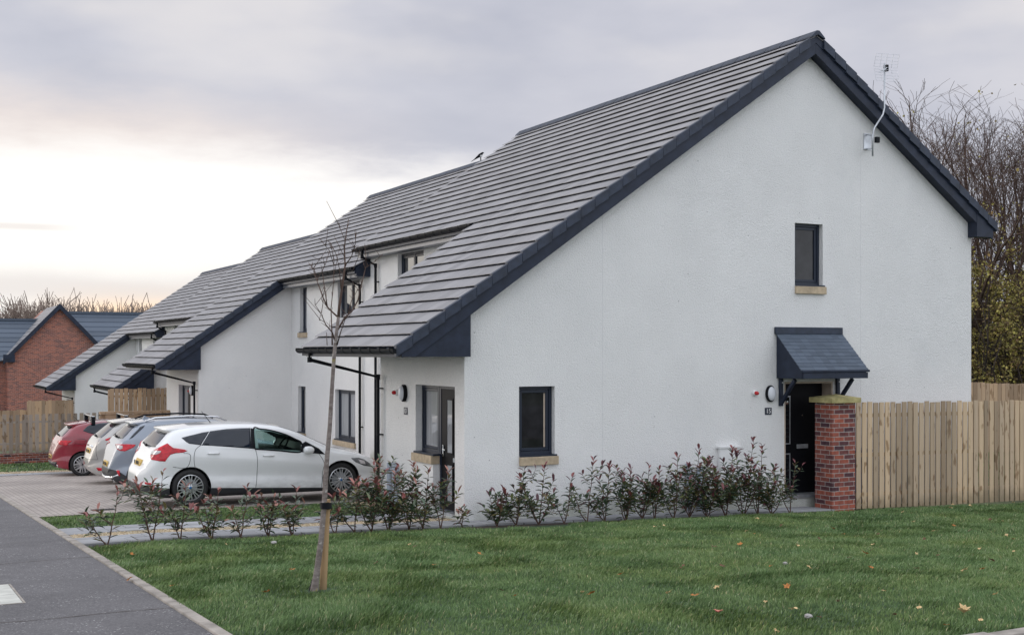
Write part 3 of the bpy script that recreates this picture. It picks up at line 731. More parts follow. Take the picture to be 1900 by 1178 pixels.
def fittings():
    for axis, p, lab in (('Y', (14.50, 17.5, 1.912), 'oval opal bulkhead lamp on the blank gable left of the slate door canopy'),
                         ('X', (XW, 19.93, 1.946), 'oval opal bulkhead lamp under the nearest eaves by the glazed front door'),
                         ('X', (XW, 36.05, 1.52), 'oval dark-rimmed bulkhead lamp by the front door behind the pale grey car')):
        t = thing('wall_lamp', lab, 'wall lamp', p, 'bulkhead lamps beside the doors'); fr = wall_frame(axis).to_4x4()
        def dome(rx, ry, zs, z0=0.):
            mb = MB(); n = 24; o = 0
            for s, z in zs:
                for k in range(n): a = 2 * math.pi * k / n; mb.v.append(tuple(fr @ Vector((rx * s * math.cos(a), ry * s * math.sin(a), z))))
            for i in range(len(zs) - 1):
                for k in range(n): mb.f.append((i * n + k, i * n + (k + 1) % n, (i + 1) * n + (k + 1) % n, (i + 1) * n + k))
            mb.f.append(tuple(range(len(zs) * n - n, len(zs) * n))); return mb
        obj('base', dome(.10, .152, [(.95, 0), (1, .02), (1, .055), (.86, .07)]), 'black', t, True, local=True)
        obj('lens', dome(.086, .131, [(1, .05), (.98, .075), (.85, .10), (.6, .118), (.3, .125)]), 'opal', t, True, local=True)
    for axis, p, lab in (('Y', (14.15, 17.5, 1.927), 'small red beacon on a white base on the blank gable'), ('X', (XW, 20.28, 1.945), 'small red beacon under the nearest eaves beside the bulkhead lamp'),
                         ('X', (XW, 36.32, 1.5), 'small red beacon beside the lamp of the house behind the pale grey car')):
        t = thing('alarm_beacon', lab, 'beacon', p, 'red beacons beside the lamps'); ax = (wall_frame(axis) @ Vector((0, 0, 1)))
        obj('base', MB().lathe([(0, 0), (.055, 0), (.055, .02), (.045, .05), (0, .05)], (0, 0, 0), ax, 20), 'white_plastic', t, True, local=True)
        obj('lens', MB().lathe([(.036, .05), (.036, .085), (.028, .105), (.012, .115), (0, .117)], (0, 0, 0), ax, 20), 'red_lens', t, True, local=True)
    for axis, p, n_, lab in (('Y', (14.47, 17.5, 1.59), '15', 'small dark number plate reading 15 below the gable lamp'), ('X', (XW, 19.90, 1.63), '13', 'small dark number plate under the nearest eaves, below the lamp beside the door')):
        t = thing('house_number', lab, 'number plate', p, 'house number plates'); fr = wall_frame(axis).to_4x4()
        mb = MB().box(-.075, .075, -.065, .065, 0, .012); mb.v = [tuple(fr @ Vector(v)) for v in mb.v]
        obj('plate', mb, 'frame', t, local=True)
        text_mesh('numerals', n_, .115, .002, 'white_plastic', t, fr @ Matrix.Translation((0, 0, .014)))
    # gable utilities
    t = thing('meter_box', 'white meter box on the gable behind the tall shrubs', 'meter box', (13.545, 17.5, .3))
    obj('case', MB().box(13.33, 13.76, 17.42, 17.498, .25, .96), 'white_plastic', t, bevel=.01)
    obj('lid', MB().box(13.30, 13.79, 17.40, 17.499, .955, .995), 'white_plastic', t, bevel=.008)
    for x, zt, lab in ((12.64, .72, 'grey service pipe up the gable foot, the left one of two behind the shrubs'), (12.90, .66, 'grey service pipe up the gable foot, the one nearer the white meter box')):
        tag(obj('service_pipe', MB().tube([(x, 17.44, -.15), (x, 17.44, zt)], .05, 10).box(x - .06, x + .06, 17.42, 17.499, zt - .12, zt - .09), 'grey_plastic', loc=(x, 17.44, -.15)), lab, 'pipe', 'grey service pipes')
    for y, zt, lab in ((20.54, .67, 'grey service pipe beside the nearest front door, nearer the black downpipe'), (20.28, .69, 'grey service pipe beside the nearest front door, nearer the stone sill')):
        tag(obj('service_pipe', MB().tube([(XW - .06, y, -.3), (XW - .06, y, zt)], .045, 10).box(XW - .12, XW - .001, y - .07, y + .07, zt - .16, zt - .1), 'grey_plastic', loc=(XW - .06, y, -.3)), lab, 'pipe', 'grey service pipes')
    # aerial
    P = lambda u, v, Y=17.12: onY(u, v, Y)
    b = P(1611, 262, 17.45); t = thing('tv_aerial', 'grid television aerial on a bent pole bracketed to the gable', 'aerial', b)
    pts = [P(1619, 290), P(1619, 252), P(1622, 238), P(1638, 213), P(1641, 200), P(1641, 118)]
    obj('mast', MB().tube(pts, .017, 10), 'steel', t, True)
    p0, p1 = P(1619, 252), P(1619, 276)
    w0, w1 = onY(1606, 250, 17.495), onY(1606, 276, 17.495)
    br = MB().box(w0.x - .05, w0.x + .13, 17.48, 17.499, w1.z - .02, w0.z + .02)
    for w_, p_ in ((w0, p0), (w1, p1)): br.bar(w_ + Vector((.04, 0, 0)), p_ + Vector((0, .0, 0)), .035, .02)
    obj('wall_bracket', br, 'steel', t)
    q = P(1622, 258); obj('amplifier', MB().box(q.x - .02, q.x + .07, q.y - .08, q.y - .02, q.z - .08, q.z + .03), 'black', t, bevel=.008)
    wr = MB(); c = P(1641, 128); ex = (RGT * .96 + FWD * .28).normalized(); ey = Vector((ex.y, -ex.x, 0))
    for dz in (.13, -.15):
        g = lambda a_, zz: c + ex * a_ + ey * (.05 + abs(zz) * .3) + Vector((0, 0, zz))
        for i in range(5): zz = dz + (i - 2) * .058; wr.tube([g(-.26, zz), g(.24, zz)], .003, 4)
        for i in range(5): xx = -.26 + .125 * i; wr.tube([g(xx, dz - .116), g(xx, dz + .116)], .003, 4)
    obj('reflector_grid', wr, 'steel', t)
    bd = (-RGT * .55 + ey * .8).normalized(); e_ = c + bd * .38 - Vector((0, 0, .12)); dp = MB().bar(c, e_, .02, .02)
    for i in range(4):
        q = c.lerp(e_, .35 + .2 * i); dp.bar(q - ex * .07 - Vector((0, 0, .04)), q + ex * .07 + Vector((0, 0, .04)), .012, .012)
    obj('boom', dp, 'steel', t)
    obj('clamp', MB().box(c.x + .01, c.x + .06, c.y - .05, c.y + .04, c.z - .05, c.z + .07), 'black', t)
    # bird on the ridge
    b = Vector((XR, 31.3, ZA - .46 + .09)); t = thing('bird', 'small black and white bird perched on the roof ridge, tail down', 'bird', b)
    D = Vector((.62, -.68, 0)); pt = lambda f, z: tuple(b + (D * f + Vector((0, 0, z))) * .78)
    bm_ = MB().tube([pt(-.40, -.02), pt(-.26, .055), pt(-.12, .14), pt(-.02, .20), pt(.06, .25), pt(.09, .28), pt(.125, .285), pt(.17, .272)], [.005, .013, .033, .048, .038, .028, .023, .003], 10)
    bm_.tube([pt(.0, .16), pt(.01, .0)], .008, 6).tube([pt(.03, .16), pt(.04, .0)], .008, 6)
    obj('body', bm_, 'black', t, True)
    obj('white_belly', MB().tube([pt(.0, .15), pt(.035, .19), pt(.055, .215)], [.024, .043, .027], 10), 'bird_white', t, True)

def build_brickhouse():
    y0 = 78.; gx, gh = 9.95, 5.45
    sl = 1.06; g0 = -3.6
    zz = lambda x: gh - sl * abs(x - gx)
    t = thing('brick_house', 'red brick house with a steep front gable and dark slate-blue roofs beyond the white row', 'house', (gx, y0, -2.9))
    xl, xr = 7.05, 12.85
    w = obj('wall', MB().prism([(xl, g0), (xr, g0), (xr, zz(xr) - .1), (gx, gh - .12), (xl, zz(xl) - .1)], 'y', y0, y0 + 9), 'brick_far', t)
    obj('wall', MB().box(xr + .002, 19, y0 + 1.2, y0 + 8, g0, 2.45), 'brick_far', t); obj('wall', MB().box(2., xl - .002, y0 + 1.2, y0 + 8, g0, 2.1), 'brick_far', t)
    def slab(x0, x1, ya, yb, za, zb, n, name='roof'):
        mb = MB()
        for i in range(n):
            a, b = i / n, (i + 1.05) / n; y_a, y_b = ya + (yb - ya) * a, ya + (yb - ya) * b; z_a, z_b = za + (zb - za) * a, za + (zb - za) * b
            mb.add([(x0, y_a, z_a + .05), (x1, y_a, z_a + .05), (x1, y_b, z_b + .01), (x0, y_b, z_b + .01), (x0, y_a, z_a), (x1, y_a, z_a), (x1, y_b, z_b - .03), (x0, y_b, z_b - .03)],
                   [(0, 1, 2, 3), (7, 6, 5, 4), (0, 4, 5, 1), (1, 5, 6, 2), (2, 6, 7, 3), (3, 7, 4, 0)])
        mb.box(x0, x1, yb - .15, yb + .15, zb - .05, zb + .1)
        return obj(name, mb, 'tile_blue', t)
    slab(9.97, 19.3, y0 + .9, y0 + 4.4, 2.35, 5.10, 9); slab(1.7, 9.93, y0 + .9, y0 + 4.2, 2.05, 4.60, 9)
    mb = MB()
    for s in (-1, 1):
        n = 14; L = 3.15
        for i in range(n):
            xa, xb = gx + s * L * (1 - i / n), gx + s * L * (1 - (i + 1.05) / n)
            mb.add([(xa, y0 - .25, zz(xa) + .05), (xa, y0 + 6, zz(xa) + .05), (xb, y0 + 6, zz(xb) + .01), (xb, y0 - .25, zz(xb) + .01), (xa, y0 - .25, zz(xa)), (xa, y0 + 6, zz(xa)), (xb, y0 + 6, zz(xb) - .03), (xb, y0 - .25, zz(xb) - .03)],
                   [(0, 1, 2, 3), (7, 6, 5, 4), (0, 4, 5, 1), (1, 5, 6, 2), (2, 6, 7, 3), (3, 7, 4, 0)])
    obj('roof', mb, 'tile', t)
    bb = MB()
    for s in (-1, 1):
        xa = gx + s * 3.17
        bb.prism([(xa, zz(xa) + .07), (gx, gh + .09), (gx, gh - .25), (xa, zz(xa) - .25)], 'y', y0 - .30, y0 - .24)
    bb.box(xl - .25, xl + .38, y0 - .28, y0, 2.0, 2.45)
    obj('bargeboard', bb, 'navy', t)
    window(t, 'Y', y0, 8.9, 9.9, -2.6, -1.55, dep=.05)
# ---------------------------------------------------------------- cars (nose to +x, tail towards the footpath)
def lerp_curve(pts, x):
    if x <= pts[0][0]: return pts[0][1]
    for (a, b), (c, d) in zip(pts, pts[1:]):
        if x <= c: return b + (d - b) * (x - a) / (c - a) if c > a else d
    return pts[-1][1]

def smooth_curve(pts, n=260):
    """monotone-ish resample, lightly smoothed"""
    x0, x1 = pts[0][0], pts[-1][0]
    return lambda x: lerp_curve(pts, x)

def catmull(P, per=5):
    out = []
    n = len(P)
    for i in range(n - 1):
        p0, p1, p2, p3 = P[max(i - 1, 0)], P[i], P[i + 1], P[min(i + 2, n - 1)]
        for k in range(per):
            t = k / per
            out.append(tuple(.5 * ((2 * b) + (c - a) * t + (2 * a - 5 * b + 4 * c - d) * t * t + (3 * b - a - 3 * c + d) * t ** 3) for a, b, c, d in zip(p0, p1, p2, p3)))
    out.append(P[-1]); return out

class Car:
    def __init__(s, label, loc, L, W, top, bot, belt, paint, axles, wr, roofw=.70, taper=(.50, .34, .58)):
        s.t = thing('parked_car', label, 'car', loc, 'cars parked side by side on the paved drive')
        s.loc = Vector(loc); s.L, s.W = L, W; s.paint = paint; s.cam = Vector((0, 0, CAMZ)) - s.loc
        xs = sorted(set([0, .006, .02, .04, .065, .09, .12, .15, .185, .22] + [.26 + (L - .52) * i / 64 for i in range(65)] + [L - a for a in (0, .006, .02, .04, .065, .09, .12, .16, .2, .24)]))
        hw = W / 2; Rr, Rf, cut_ = taper; rings = []
        # smooth the top curve a little so the roof reads as one pressing
        def top_s(x):
            k = min(.10, x * .5, (L - x) * .5)
            return sum(w * lerp_curve(top, x + d * k) for d, w in ((-1, .2), (-.5, .2), (0, .2), (.5, .2), (1, .2)))
        def bot_s(x):
            k = min(.05, x, L - x); return (lerp_curve(bot, x - k) + lerp_curve(bot, x) + lerp_curve(bot, x + k)) / 3
        for x in xs:
            zt, zb = top_s(x), bot_s(x)
            pw = 1.
            if x < Rr: pw = 1 - cut_ * ((Rr - x) / Rr) ** 2.4
            if x > L - Rf: pw = 1 - .30 * ((x - L + Rf) / Rf) ** 2.2
            w = hw * pw; zB = min(lerp_curve(belt, x), zt - .02 - .12 * max(0, zt - .5) * .5); zB = max(zB, zb + .05)
            g = max(0., min(1., (zt - zB - .06) / .34)); g = g * g * (3 - 2 * g)
            dz = zB - zb
            lowP = [(0, zb), (w * .7, zb), (w * .93, zb + .015), (w * .985, zb + .13 * dz), (w * .985, zb + .30 * dz), (w * .965, zb + .45 * dz), (w, zb + .70 * dz), (w * .995, zb + .84 * dz), (w * .965, zB)]
            hgt = zt - zB
            A = [(w * .90, zB + .30 * hgt), (w * .84, zB + .56 * hgt), (w * .775, zB + .80 * hgt), (w * (roofw - .02), zB + .935 * hgt), (w * .50, zB + .985 * hgt), (w * .25, zt - .004 * hgt), (0, zt)]
            B = [(w * .945, zB + .28 * hgt), (w * .89, zB + .52 * hgt), (w * .80, zB + .72 * hgt), (w * .66, zB + .86 * hgt), (w * .45, zB + .95 * hgt), (w * .22, zB + .99 * hgt), (0, zt)]
            up = [(a[0] * g + b[0] * (1 - g), a[1] * g + b[1] * (1 - g)) for a, b in zip(A, B)]
            half = catmull(lowP + up, 3)
            rings.append([(x, -y, z) for y, z in half] + [(x, y, z) for y, z in half[-2:0:-1]])
        n = len(rings[0]); mb = MB()
        for r in rings: mb.v += r
        for i in range(len(rings) - 1):
            for k in range(n):
                a = i * n + k; b = i * n + (k + 1) % n
                mb.f.append((a, b, b + n, a + n))
        c0 = len(mb.v); mb.v.append((0, 0, sum(p[2] for p in rings[0]) / n)); mb.v.append((L, 0, sum(p[2] for p in rings[-1]) / n))
        e = (len(rings) - 1) * n
        for k in range(n): mb.f.append(((k + 1) % n, k, c0)); mb.f.append((e + k, e + (k + 1) % n, c0 + 1))
        s.bvh = BVHTree.FromPolygons([Vector(v) for v in mb.v], mb.f)
        s.body = obj('body', mb, paint, s.t, True, local=True)
        # wheel arches
        ct = MB()
        for ax in axles:
            for sg in (-1, 1):
                ct.lathe([(0, 0), (wr + .045, 0), (wr + .045, .42), (0, .42)], (ax, sg * (hw + .1), wr), (0, -sg, 0), 40)
        c = obj('cutter', ct, 'trim', s.t, local=True); bpy.context.view_layer.update()
        md = s.body.modifiers.new('b', 'BOOLEAN'); md.operation = 'DIFFERENCE'; md.solver = 'EXACT'; md.material_mode = 'TRANSFER'; md.object = c
        me = bpy.data.meshes.new_from_object(s.body.evaluated_get(bpy.context.evaluated_depsgraph_get())); s.body.modifiers.clear(); s.body.data = me
        bpy.data.objects.remove(c)
        me.polygons.foreach_set('use_smooth', [True] * len(me.polygons))
        bm = bmesh.new(); bm.from_mesh(me)
        for ed in bm.edges:
            if len(ed.link_faces) == 2 and (ed.calc_face_angle(0) > .7 or ed.link_faces[0].material_index != ed.link_faces[1].material_index): ed.smooth = False
        bm.to_mesh(me); bm.free()
        s.axles, s.wr = axles, wr

    def grid(s, poly, step):
        n = len(poly); P = []
        for i in range(n):
            a, b = Vector(poly[i]), Vector(poly[(i + 1) % n]); k = max(1, int((b - a).length / step))
            P += [a + (b - a) * j / k for j in range(k)]
        m = len(P); E = [(i, (i + 1) % m) for i in range(m)]
        x0, x1 = min(p.x for p in P), max(p.x for p in P); y0, y1 = min(p.y for p in P), max(p.y for p in P)
        y = y0 + step / 2
        while y < y1:
            x = x0 + step / 2
            while x < x1:
                ins = False
                for i in range(m):
                    a, b = P[i], P[i - 1]
                    if (a.y > y) != (b.y > y) and x < (b.x - a.x) * (y - a.y) / (b.y - a.y) + a.x: ins = not ins
                if ins and min((Vector((x, y)) - p).length for p in P[:m]) > step * .4: P.append(Vector((x, y)))
                x += step
            y += step
        v, e, f, *_ = delaunay_2d_cdt(P, E, [], 1, 1e-5)
        return v, f

    def skin(s, name, poly, m, ray, step, off=.004, mirror=False, parent=None, skirt=.012):
        """a panel lying on the bodywork: polygon -> rays -> skin on the body, with an edge going into it"""
        v, f = s.grid(poly, step); out = []
        for p in v:
            o, d = ray(p); hit = s.bvh.ray_cast(o, d)
            if hit[0] is None:
                q = o + d * max(0., (Vector((s.L / 2, 0, .7)) - o).dot(d)); hit = s.bvh.find_nearest(q)
            out.append((hit[0], hit[1] if hit[1].dot(d) < 0 else -hit[1]))
        sides = (1, -1) if mirror else (1,)
        for sg in sides:
            fl = lambda q: (q.x, q.y * sg, q.z)
            mb = MB(); mb.v = [fl(a + n * off) for a, n in out]; mb.f = [tuple(x) for x in f]
            cnt = {}
            for x in f:
                for i in range(len(x)):
                    k = (x[i], x[(i + 1) % len(x)]); cnt[k] = 1
            o2 = len(mb.v); mb.v += [fl(a - n * skirt) for a, n in out]
            for a, b in list(cnt):
                if (b, a) not in cnt: mb.f.append((b, a, a + o2, b + o2))
            bm = obj(name, mb, m, parent or s.t, False, local=True)
            if len(f) > 1:
                me = bm.data; nf = len(f)
                me.polygons.foreach_set('use_smooth', [True] * nf + [False] * (len(me.polygons) - nf))
        return bm
    def px(s, name, pts, m, step=3., **k):
        return s.skin(name, pts, m, lambda p: (s.cam, pix_dir(p.x, p.y).normalized()), step, **k)
    def rear(s, name, pts, m, step=.05, **k):      # pts (y,z)
        return s.skin(name, pts, m, lambda p: (Vector((-4, p.x, p.y)), Vector((1, 0, 0))), step, **k)
    def front(s, name, pts, m, step=.06, **k):
        return s.skin(name, pts, m, lambda p: (Vector((s.L + 4, p.x, p.y)), Vector((-1, 0, 0))), step, **k)
    def side(s, name, pts, m, step=.07, **k):      # pts (x,z)
        return s.skin(name, pts, m, lambda p: (Vector((p.x, -4, p.y)), Vector((0, 1, 0))), step, mirror=True, **k)
    def line(s, pts, w=.009, ray=None, sides=(1, -1)):
        """thin panel gap as a ribbon on the side"""
        ray = ray or (lambda p: (Vector((p[0], -4, p[1])), Vector((0, 1, 0))))
        P = catmull([tuple(p) for p in pts], 6); mbs = MB()
        L = []
        for p in P:
            o, d = ray(p); h_ = s.bvh.ray_cast(o, d)
            if h_[0] is not None: L.append(h_[0] + h_[1] * (1 if h_[1].dot(d) < 0 else -1) * .001)
        for sg in sides: mbs.tube([(q.x, q.y * sg, q.z) for q in L], w / 2, 5)
        return mbs
    def wheels(s, kind):
        r = s.wr
        for ax in s.axles:
            for sg in (-1, 1):
                y = sg * (s.W / 2 - .012); n = Vector((0, sg, 0)); og = Vector((ax, y, r))
                w = thing('wheel', None, None, (ax, y, r)); del_ = [w.pop(k) for k in list(w.keys())]; w.parent = s.t
                tw = .205
                tyre = MB().lathe([(r * .70, -.015), (r * .74, .0), (r * .86, .006), (r * .95, -.008), (r, -.04), (r, -tw + .04), (r * .95, -tw + .01), (r * .7, -tw)], (0, 0, 0), n, 48)
                obj('tyre', tyre, 'rubber', w, True, local=True)
                rm = MB().lathe([(r * .72, -.02), (r * .715, -.005), (r * .685, -.002), (r * .665, -.02), (r * .65, -.10), (r * .64, -.19)], (0, 0, 0), n, 48)
                e1, e2 = Vector((1, 0, 0)), Vector((0, 0, 1))
                pol = lambda a, q, dd=0.: e1 * math.cos(a) * q + e2 * math.sin(a) * q + n * dd
                if kind == 'multi':
                    for k in range(10):
                        a = 2 * math.pi * (k + .5) / 10
                        for dv in (-.105, .105):
                            rm.bar(pol(a + dv * .5, r * .15, -.012), pol(a + dv * 1.25, r * .67, -.012), .017, .03, n)
                elif kind == 'five':
                    for k in range(5):
                        a = 2 * math.pi * k / 5 + math.pi / 2
                        rm.bar(pol(a, r * .08, -.01), pol(a, r * .34, -.01), .075, .035, n)
                        for dv in (-.30, .30): rm.bar(pol(a, r * .25, -.01), pol(a + dv, r * .68, -.012), .036, .035, n)
                        rm.bar(pol(a + .628, r * .15, -.03), pol(a + .628, r * .67, -.02), .022, .03, n)
                else:
                    for k in range(5):
                        a = 2 * math.pi * k / 5 + math.pi / 2; rm.bar(pol(a, r * .08, -.01), pol(a, r * .68, -.012), .07, .035, n)
                rm.lathe([(0, .002), (r * .10, .0), (r * .20, -.008), (r * .22, -.04), (0, -.04)], (0, 0, 0), n, 24)
                rim = obj('rim', rm, 'alloy', w, False, local=True)
                obj('brake_disc', MB().lathe([(.0, -.12), (r * .45, -.12), (r * .45, -.135), (.0, -.135)], (0, 0, 0), n, 32), 'steel', w, local=True)
                obj('wheel_well', MB().lathe([(0, -.19), (r * .66, -.19), (r * .66, -.2), (0, -.2)], (0, 0, 0), n, 24), 'black', w, local=True)
                hc = MB().lathe([(0, .006), (r * .075, .004), (r * .08, -.004)], (0, 0, 0), n, 20)
                obj('hub_cap', hc, 'blue' if kind == 'multi' else 'black', w, True, local=True)
                nt_ = MB()
                for k in range(5):
                    a = 2 * math.pi * k / 5 + .3; p = pol(a, r * .145, -.004); nt_.lathe([(0, .004), (.011, .002), (.012, -.01)], p, n, 8)
                obj('wheel_nut', nt_, 'black', w, local=True)
    def plate(s, y0, y1, z0, z1, x=None):
        p = s.rear('number_plate', [(y0, z0), (y1, z0), (y1, z1), (y0, z1)], 'plate', .08, off=.012)
        mb = MB(); rn = random.Random(int(s.L * 100)); n = 7; w = (y1 - y0 - .06) / n
        # worn unreadable characters: short upright strokes
        hx = min(v.co.x for v in p.data.vertices) - .004
        for i in range(n):
            if i == 4: continue
            ya = y0 + .03 + i * w
            mb.box(hx, hx + .006, ya + w * .12, ya + w * .3, z0 + .025, z1 - .02)
            q = rn.choice((z0 + .03, (z0 + z1) / 2, z1 - .035)); mb.box(hx, hx + .006, ya + w * .31, ya + w * .72, q, q + .014)
            if rn.random() < .6: mb.box(hx, hx + .006, ya + w * .73, ya + w * .88, z0 + .025, z1 - .02)
        obj('lettering', mb, 'plate_ink', p, local=True)

def c3(l): return [(230 + a / 3.681, 740 + b / 3.681) for a, b in l]
def cz(l): return [(80 + a / 7.364, 760 + b / 7.364) for a, b in l]
def c2(l): return [(a / 3.681, 700 + b / 3.681) for a, b in l]
def cw(l): return [(240 + a / 7.361, 790 + b / 7.361) for a, b in l]

def spoiler(c, x0, x1, z0, z1, hw, m):
    mb = MB(); n = 14
    for j in range(2): pass
    top = []
    for i in range(n + 1):
        y = -hw + 2 * hw * i / n; k = 1 - (abs(y) / hw) ** 4 * .35
        top.append((y, k))
    for y, k in top: mb.v += [(x0 + (1 - k) * .25, y, z0 * 1 + (z1 - z0) * 0), (x1, y, z1 - .03 * (abs(y) / hw) ** 2), (x1, y, z1 - .10 - .03 * (abs(y) / hw) ** 2), (x0 + (1 - k) * .25, y, z0 - .035)]
    for i in range(n):
        for k in range(4): mb.f.append((i * 4 + k, i * 4 + (k + 1) % 4, (i + 1) * 4 + (k + 1) % 4, (i + 1) * 4 + k))
    mb.f += [(0, 1, 2, 3), (n * 4 + 3, n * 4 + 2, n * 4 + 1, n * 4)]
    return obj('spoiler', mb, m, c.t, False, local=True, bevel=.008)

def wiper(c, z, y0=.0, y1=.36):
    h0 = c.bvh.ray_cast(Vector((-4, y0, z)), Vector((1, 0, 0)))[0]; h1 = c.bvh.ray_cast(Vector((-4, y1, z + .03)), Vector((1, 0, 0)))[0]
    mb = MB().tube([h0 + Vector((-.01, 0, 0)), h0 + Vector((-.05, 0, .015))], .022, 8).bar(h0 + Vector((-.05, 0, .015)), h1 + Vector((-.03, 0, .01)), .022, .014)
    obj('rear_wiper', mb, 'black', c.t, local=True)

def mirror_pair(c, x, z, m):
    for sg in (-1, 1):
        y = sg * (c.W / 2 - .05)
        mb = MB(); n = 12
        sec = [(-.085, .55), (-.06, .9), (0, 1), (.06, .92), (.10, .6)]
        for dx, k in sec:
            for i in range(n):
                a = 2 * math.pi * i / n; mb.v.append((x + dx, y + sg * (.11 + .09 * k * math.cos(a)), z + .075 * k * math.sin(a)))
        for i in range(len(sec) - 1):
            for k in range(n): mb.f.append((i * n + k, i * n + (k + 1) % n, (i + 1) * n + (k + 1) % n, (i + 1) * n + k))
        mb.f += [tuple(reversed(range(n))), tuple(range(4 * n, 5 * n))]
        q = obj('door_mirror', mb, m, c.t, True, local=True)
        obj('mirror_arm', MB().bar((x + .02, y - sg * .06, z - .04), (x + .02, y + sg * .08, z - .03), .05, .03), 'black', q, local=True)

def build_cars():
    G = lambda x, y: h(x, y)
    # ---- white hatchback
    top = [(0, .47), (.008, .56), (.045, .66), (.12, .72), (.18, .80), (.20, .95), (.235, 1.02), (.30, 1.05), (.42, 1.21), (.53, 1.34), (.64, 1.385), (1.0, 1.425), (1.55, 1.45), (2.16, 1.44), (2.56, 1.395), (2.9, 1.29), (3.27, 1.12), (3.55, .99), (3.70, .93), (3.94, .89), (4.24, .80), (4.43, .70), (4.53, .58), (4.6, .45)]
    bot = [(0, .32), (.08, .225), (.3, .17), (.6, .14), (4.0, .12), (4.4, .15), (4.53, .22), (4.6, .36)]
    belt = [(0, 1.0), (.85, 1.13), (1.08, 1.085), (2.0, .995), (3.0, .89), (3.5, .825), (4.6, .70)]
    c = Car('white hatchback nearest the lawn, its side to the camera and red arrow-shaped tail lamp', (4.2, 23.06, -.108), 4.6, 1.86, top, bot, belt, 'white_paint', (.865, 3.73), .33)
    c.px('window', c3([(393, 265), (425, 293), (445, 305), (525, 315), (582, 222), (540, 228), (480, 243), (430, 255)]), 'carglass', 2.5, mirror=True)
    c.px('window', c3([(530, 316), (600, 319), (868, 338), (861, 198), (780, 200), (700, 205), (588, 220)]), 'carglass', 3., mirror=True)
    fw = c3([(893, 340), (1050, 351), (1205, 361), (1212, 300), (1165, 272), (1100, 242), (1000, 214), (930, 205), (885, 204)])
    hole = [onY(u, v, 22.34) - c.loc for u, v in fw]; cx_ = sum(p.x for p in hole) / len(hole); cz_ = sum(p.z for p in hole) / len(hole)
    hb = MB().prism([(cx_ + (p.x - cx_) * .93, cz_ + (p.z - cz_) * .86) for p in hole], 'y', -1.2, 1.2)
    k = obj('cutter', hb, 'trim', c.t, local=True); bpy.context.view_layer.update()
    md = c.body.modifiers.new('b', 'BOOLEAN'); md.operation = 'DIFFERENCE'; md.solver = 'EXACT'; md.object = k
    me = bpy.data.meshes.new_from_object(c.body.evaluated_get(bpy.context.evaluated_depsgraph_get())); c.body.modifiers.clear(); c.body.data = me; bpy.data.objects.remove(k)
    c.px('window', fw, 'clear_glass', 3., mirror=True, skirt=.001)
    for sg in (1, -1): obj('window_seal', c.line(fw + [fw[0]], .032, lambda p: (c.cam, pix_dir(p[0], p[1]).normalized()), (sg,)), 'black', c.t, local=True)
    # cabin
    st_ = lambda x, y: MB().prism([(x, .42), (x + .48, .44), (x + .46, .58), (x + .10, .60), (x - .14, 1.14), (x - .27, 1.12), (x - .12, .50)], 'y', y - .24, y + .24).prism([(x - .17, 1.17), (x - .26, 1.16), (x - .30, 1.34), (x - .22, 1.35)], 'y', y - .13, y + .13)
    for sy in (-.36, .36): obj('front_seat', st_(2.30, sy), 'trim', c.t, bevel=.03, local=True)
    obj('dashboard', MB().prism([(2.90, .52), (3.45, .52), (3.55, .90), (3.15, .98), (2.98, .93)], 'y', -.68, .68), 'trim', c.t, bevel=.03, local=True)
    sw = MB(); n_ = 26
    ring_ = [Vector((2.74 + .10 * math.sin(2 * math.pi * i / n_), -.36 + .185 * math.cos(2 * math.pi * i / n_), .98 + .165 * math.sin(2 * math.pi * i / n_))) for i in range(n_ + 1)]
    sw.tube(ring_, .016, 6).bar((2.76, -.36, .97), (2.98, -.36, .88), .05, .05).bar((2.74, -.53, .98), (2.74, -.19, .98), .03, .02)
    obj('steering_wheel', sw, 'black', c.t, local=True)
    obj('headlining', MB().box(1.3, 2.55, -.60, .60, 1.33, 1.345), 'trim', c.t, local=True); obj('cabin_floor', MB().box(.9, 3.4, -.80, .80, .40, .42), 'trim', c.t, local=True)
    c.px('window_pillar', c3([(868, 338), (893, 340), (885, 204), (864, 199)]), 'black', 3., mirror=True, off=.006)
    c.px('mirror_sail', c3([(1207, 361), (1375, 379), (1330, 338), (1240, 290), (1214, 305)]), 'black', 3., mirror=True, off=.005)
    c.px('tail_lamp', cw([(292, 400), (300, 458), (400, 478), (490, 484), (520, 440), (560, 392), (620, 372), (740, 362), (795, 340), (745, 320), (600, 300), (550, 265), (520, 238), (430, 285), (345, 325), (310, 365)]), 'tail', 1.6, mirror=True, off=.008)
    c.px('reverse_lamp', cw([(296, 393), (315, 352), (352, 335), (438, 343), (420, 372), (365, 394)]), 'clear', 1.6, mirror=True, off=.012)
    c.px('headlamp', c3([(1550, 402), (1580, 430), (1640, 455), (1690, 462), (1680, 440), (1640, 412), (1600, 400)]), 'headlamp', 2., mirror=True, off=.005)
    c.px('headlamp_lens', c3([(1600, 412), (1615, 440), (1650, 445), (1640, 422)]), 'clear', 2., mirror=True, off=.009)
    c.px('reflector', cw([(212, 764), (300, 778), (296, 806), (222, 796)]), 'tail', 2., mirror=True, off=.012)
    c.rear('rear_window', [(-.60, 1.06), (-.3, 1.045), (0, 1.04), (.3, 1.045), (.60, 1.06), (.585, 1.20), (.55, 1.30), (-.55, 1.30), (-.585, 1.20)], 'carglass')
    c.front('windscreen', [(-.62, .97), (0, .95), (.62, .97), (.56, 1.36), (0, 1.395), (-.56, 1.36)], 'carglass')
    c.front('grille', [(-.5, .28), (.5, .28), (.58, .45), (-.58, .45)], 'black')
    spoiler(c, .46, .95, 1.375, 1.435, .60, 'white_paint')
    wiper(c, 1.05); c.plate(-.26, .26, .70, .81)
    gm = c.line([(1.22, .30), (1.02, .52), (.93, .78), (.95, 1.0), (1.07, 1.10)]); 
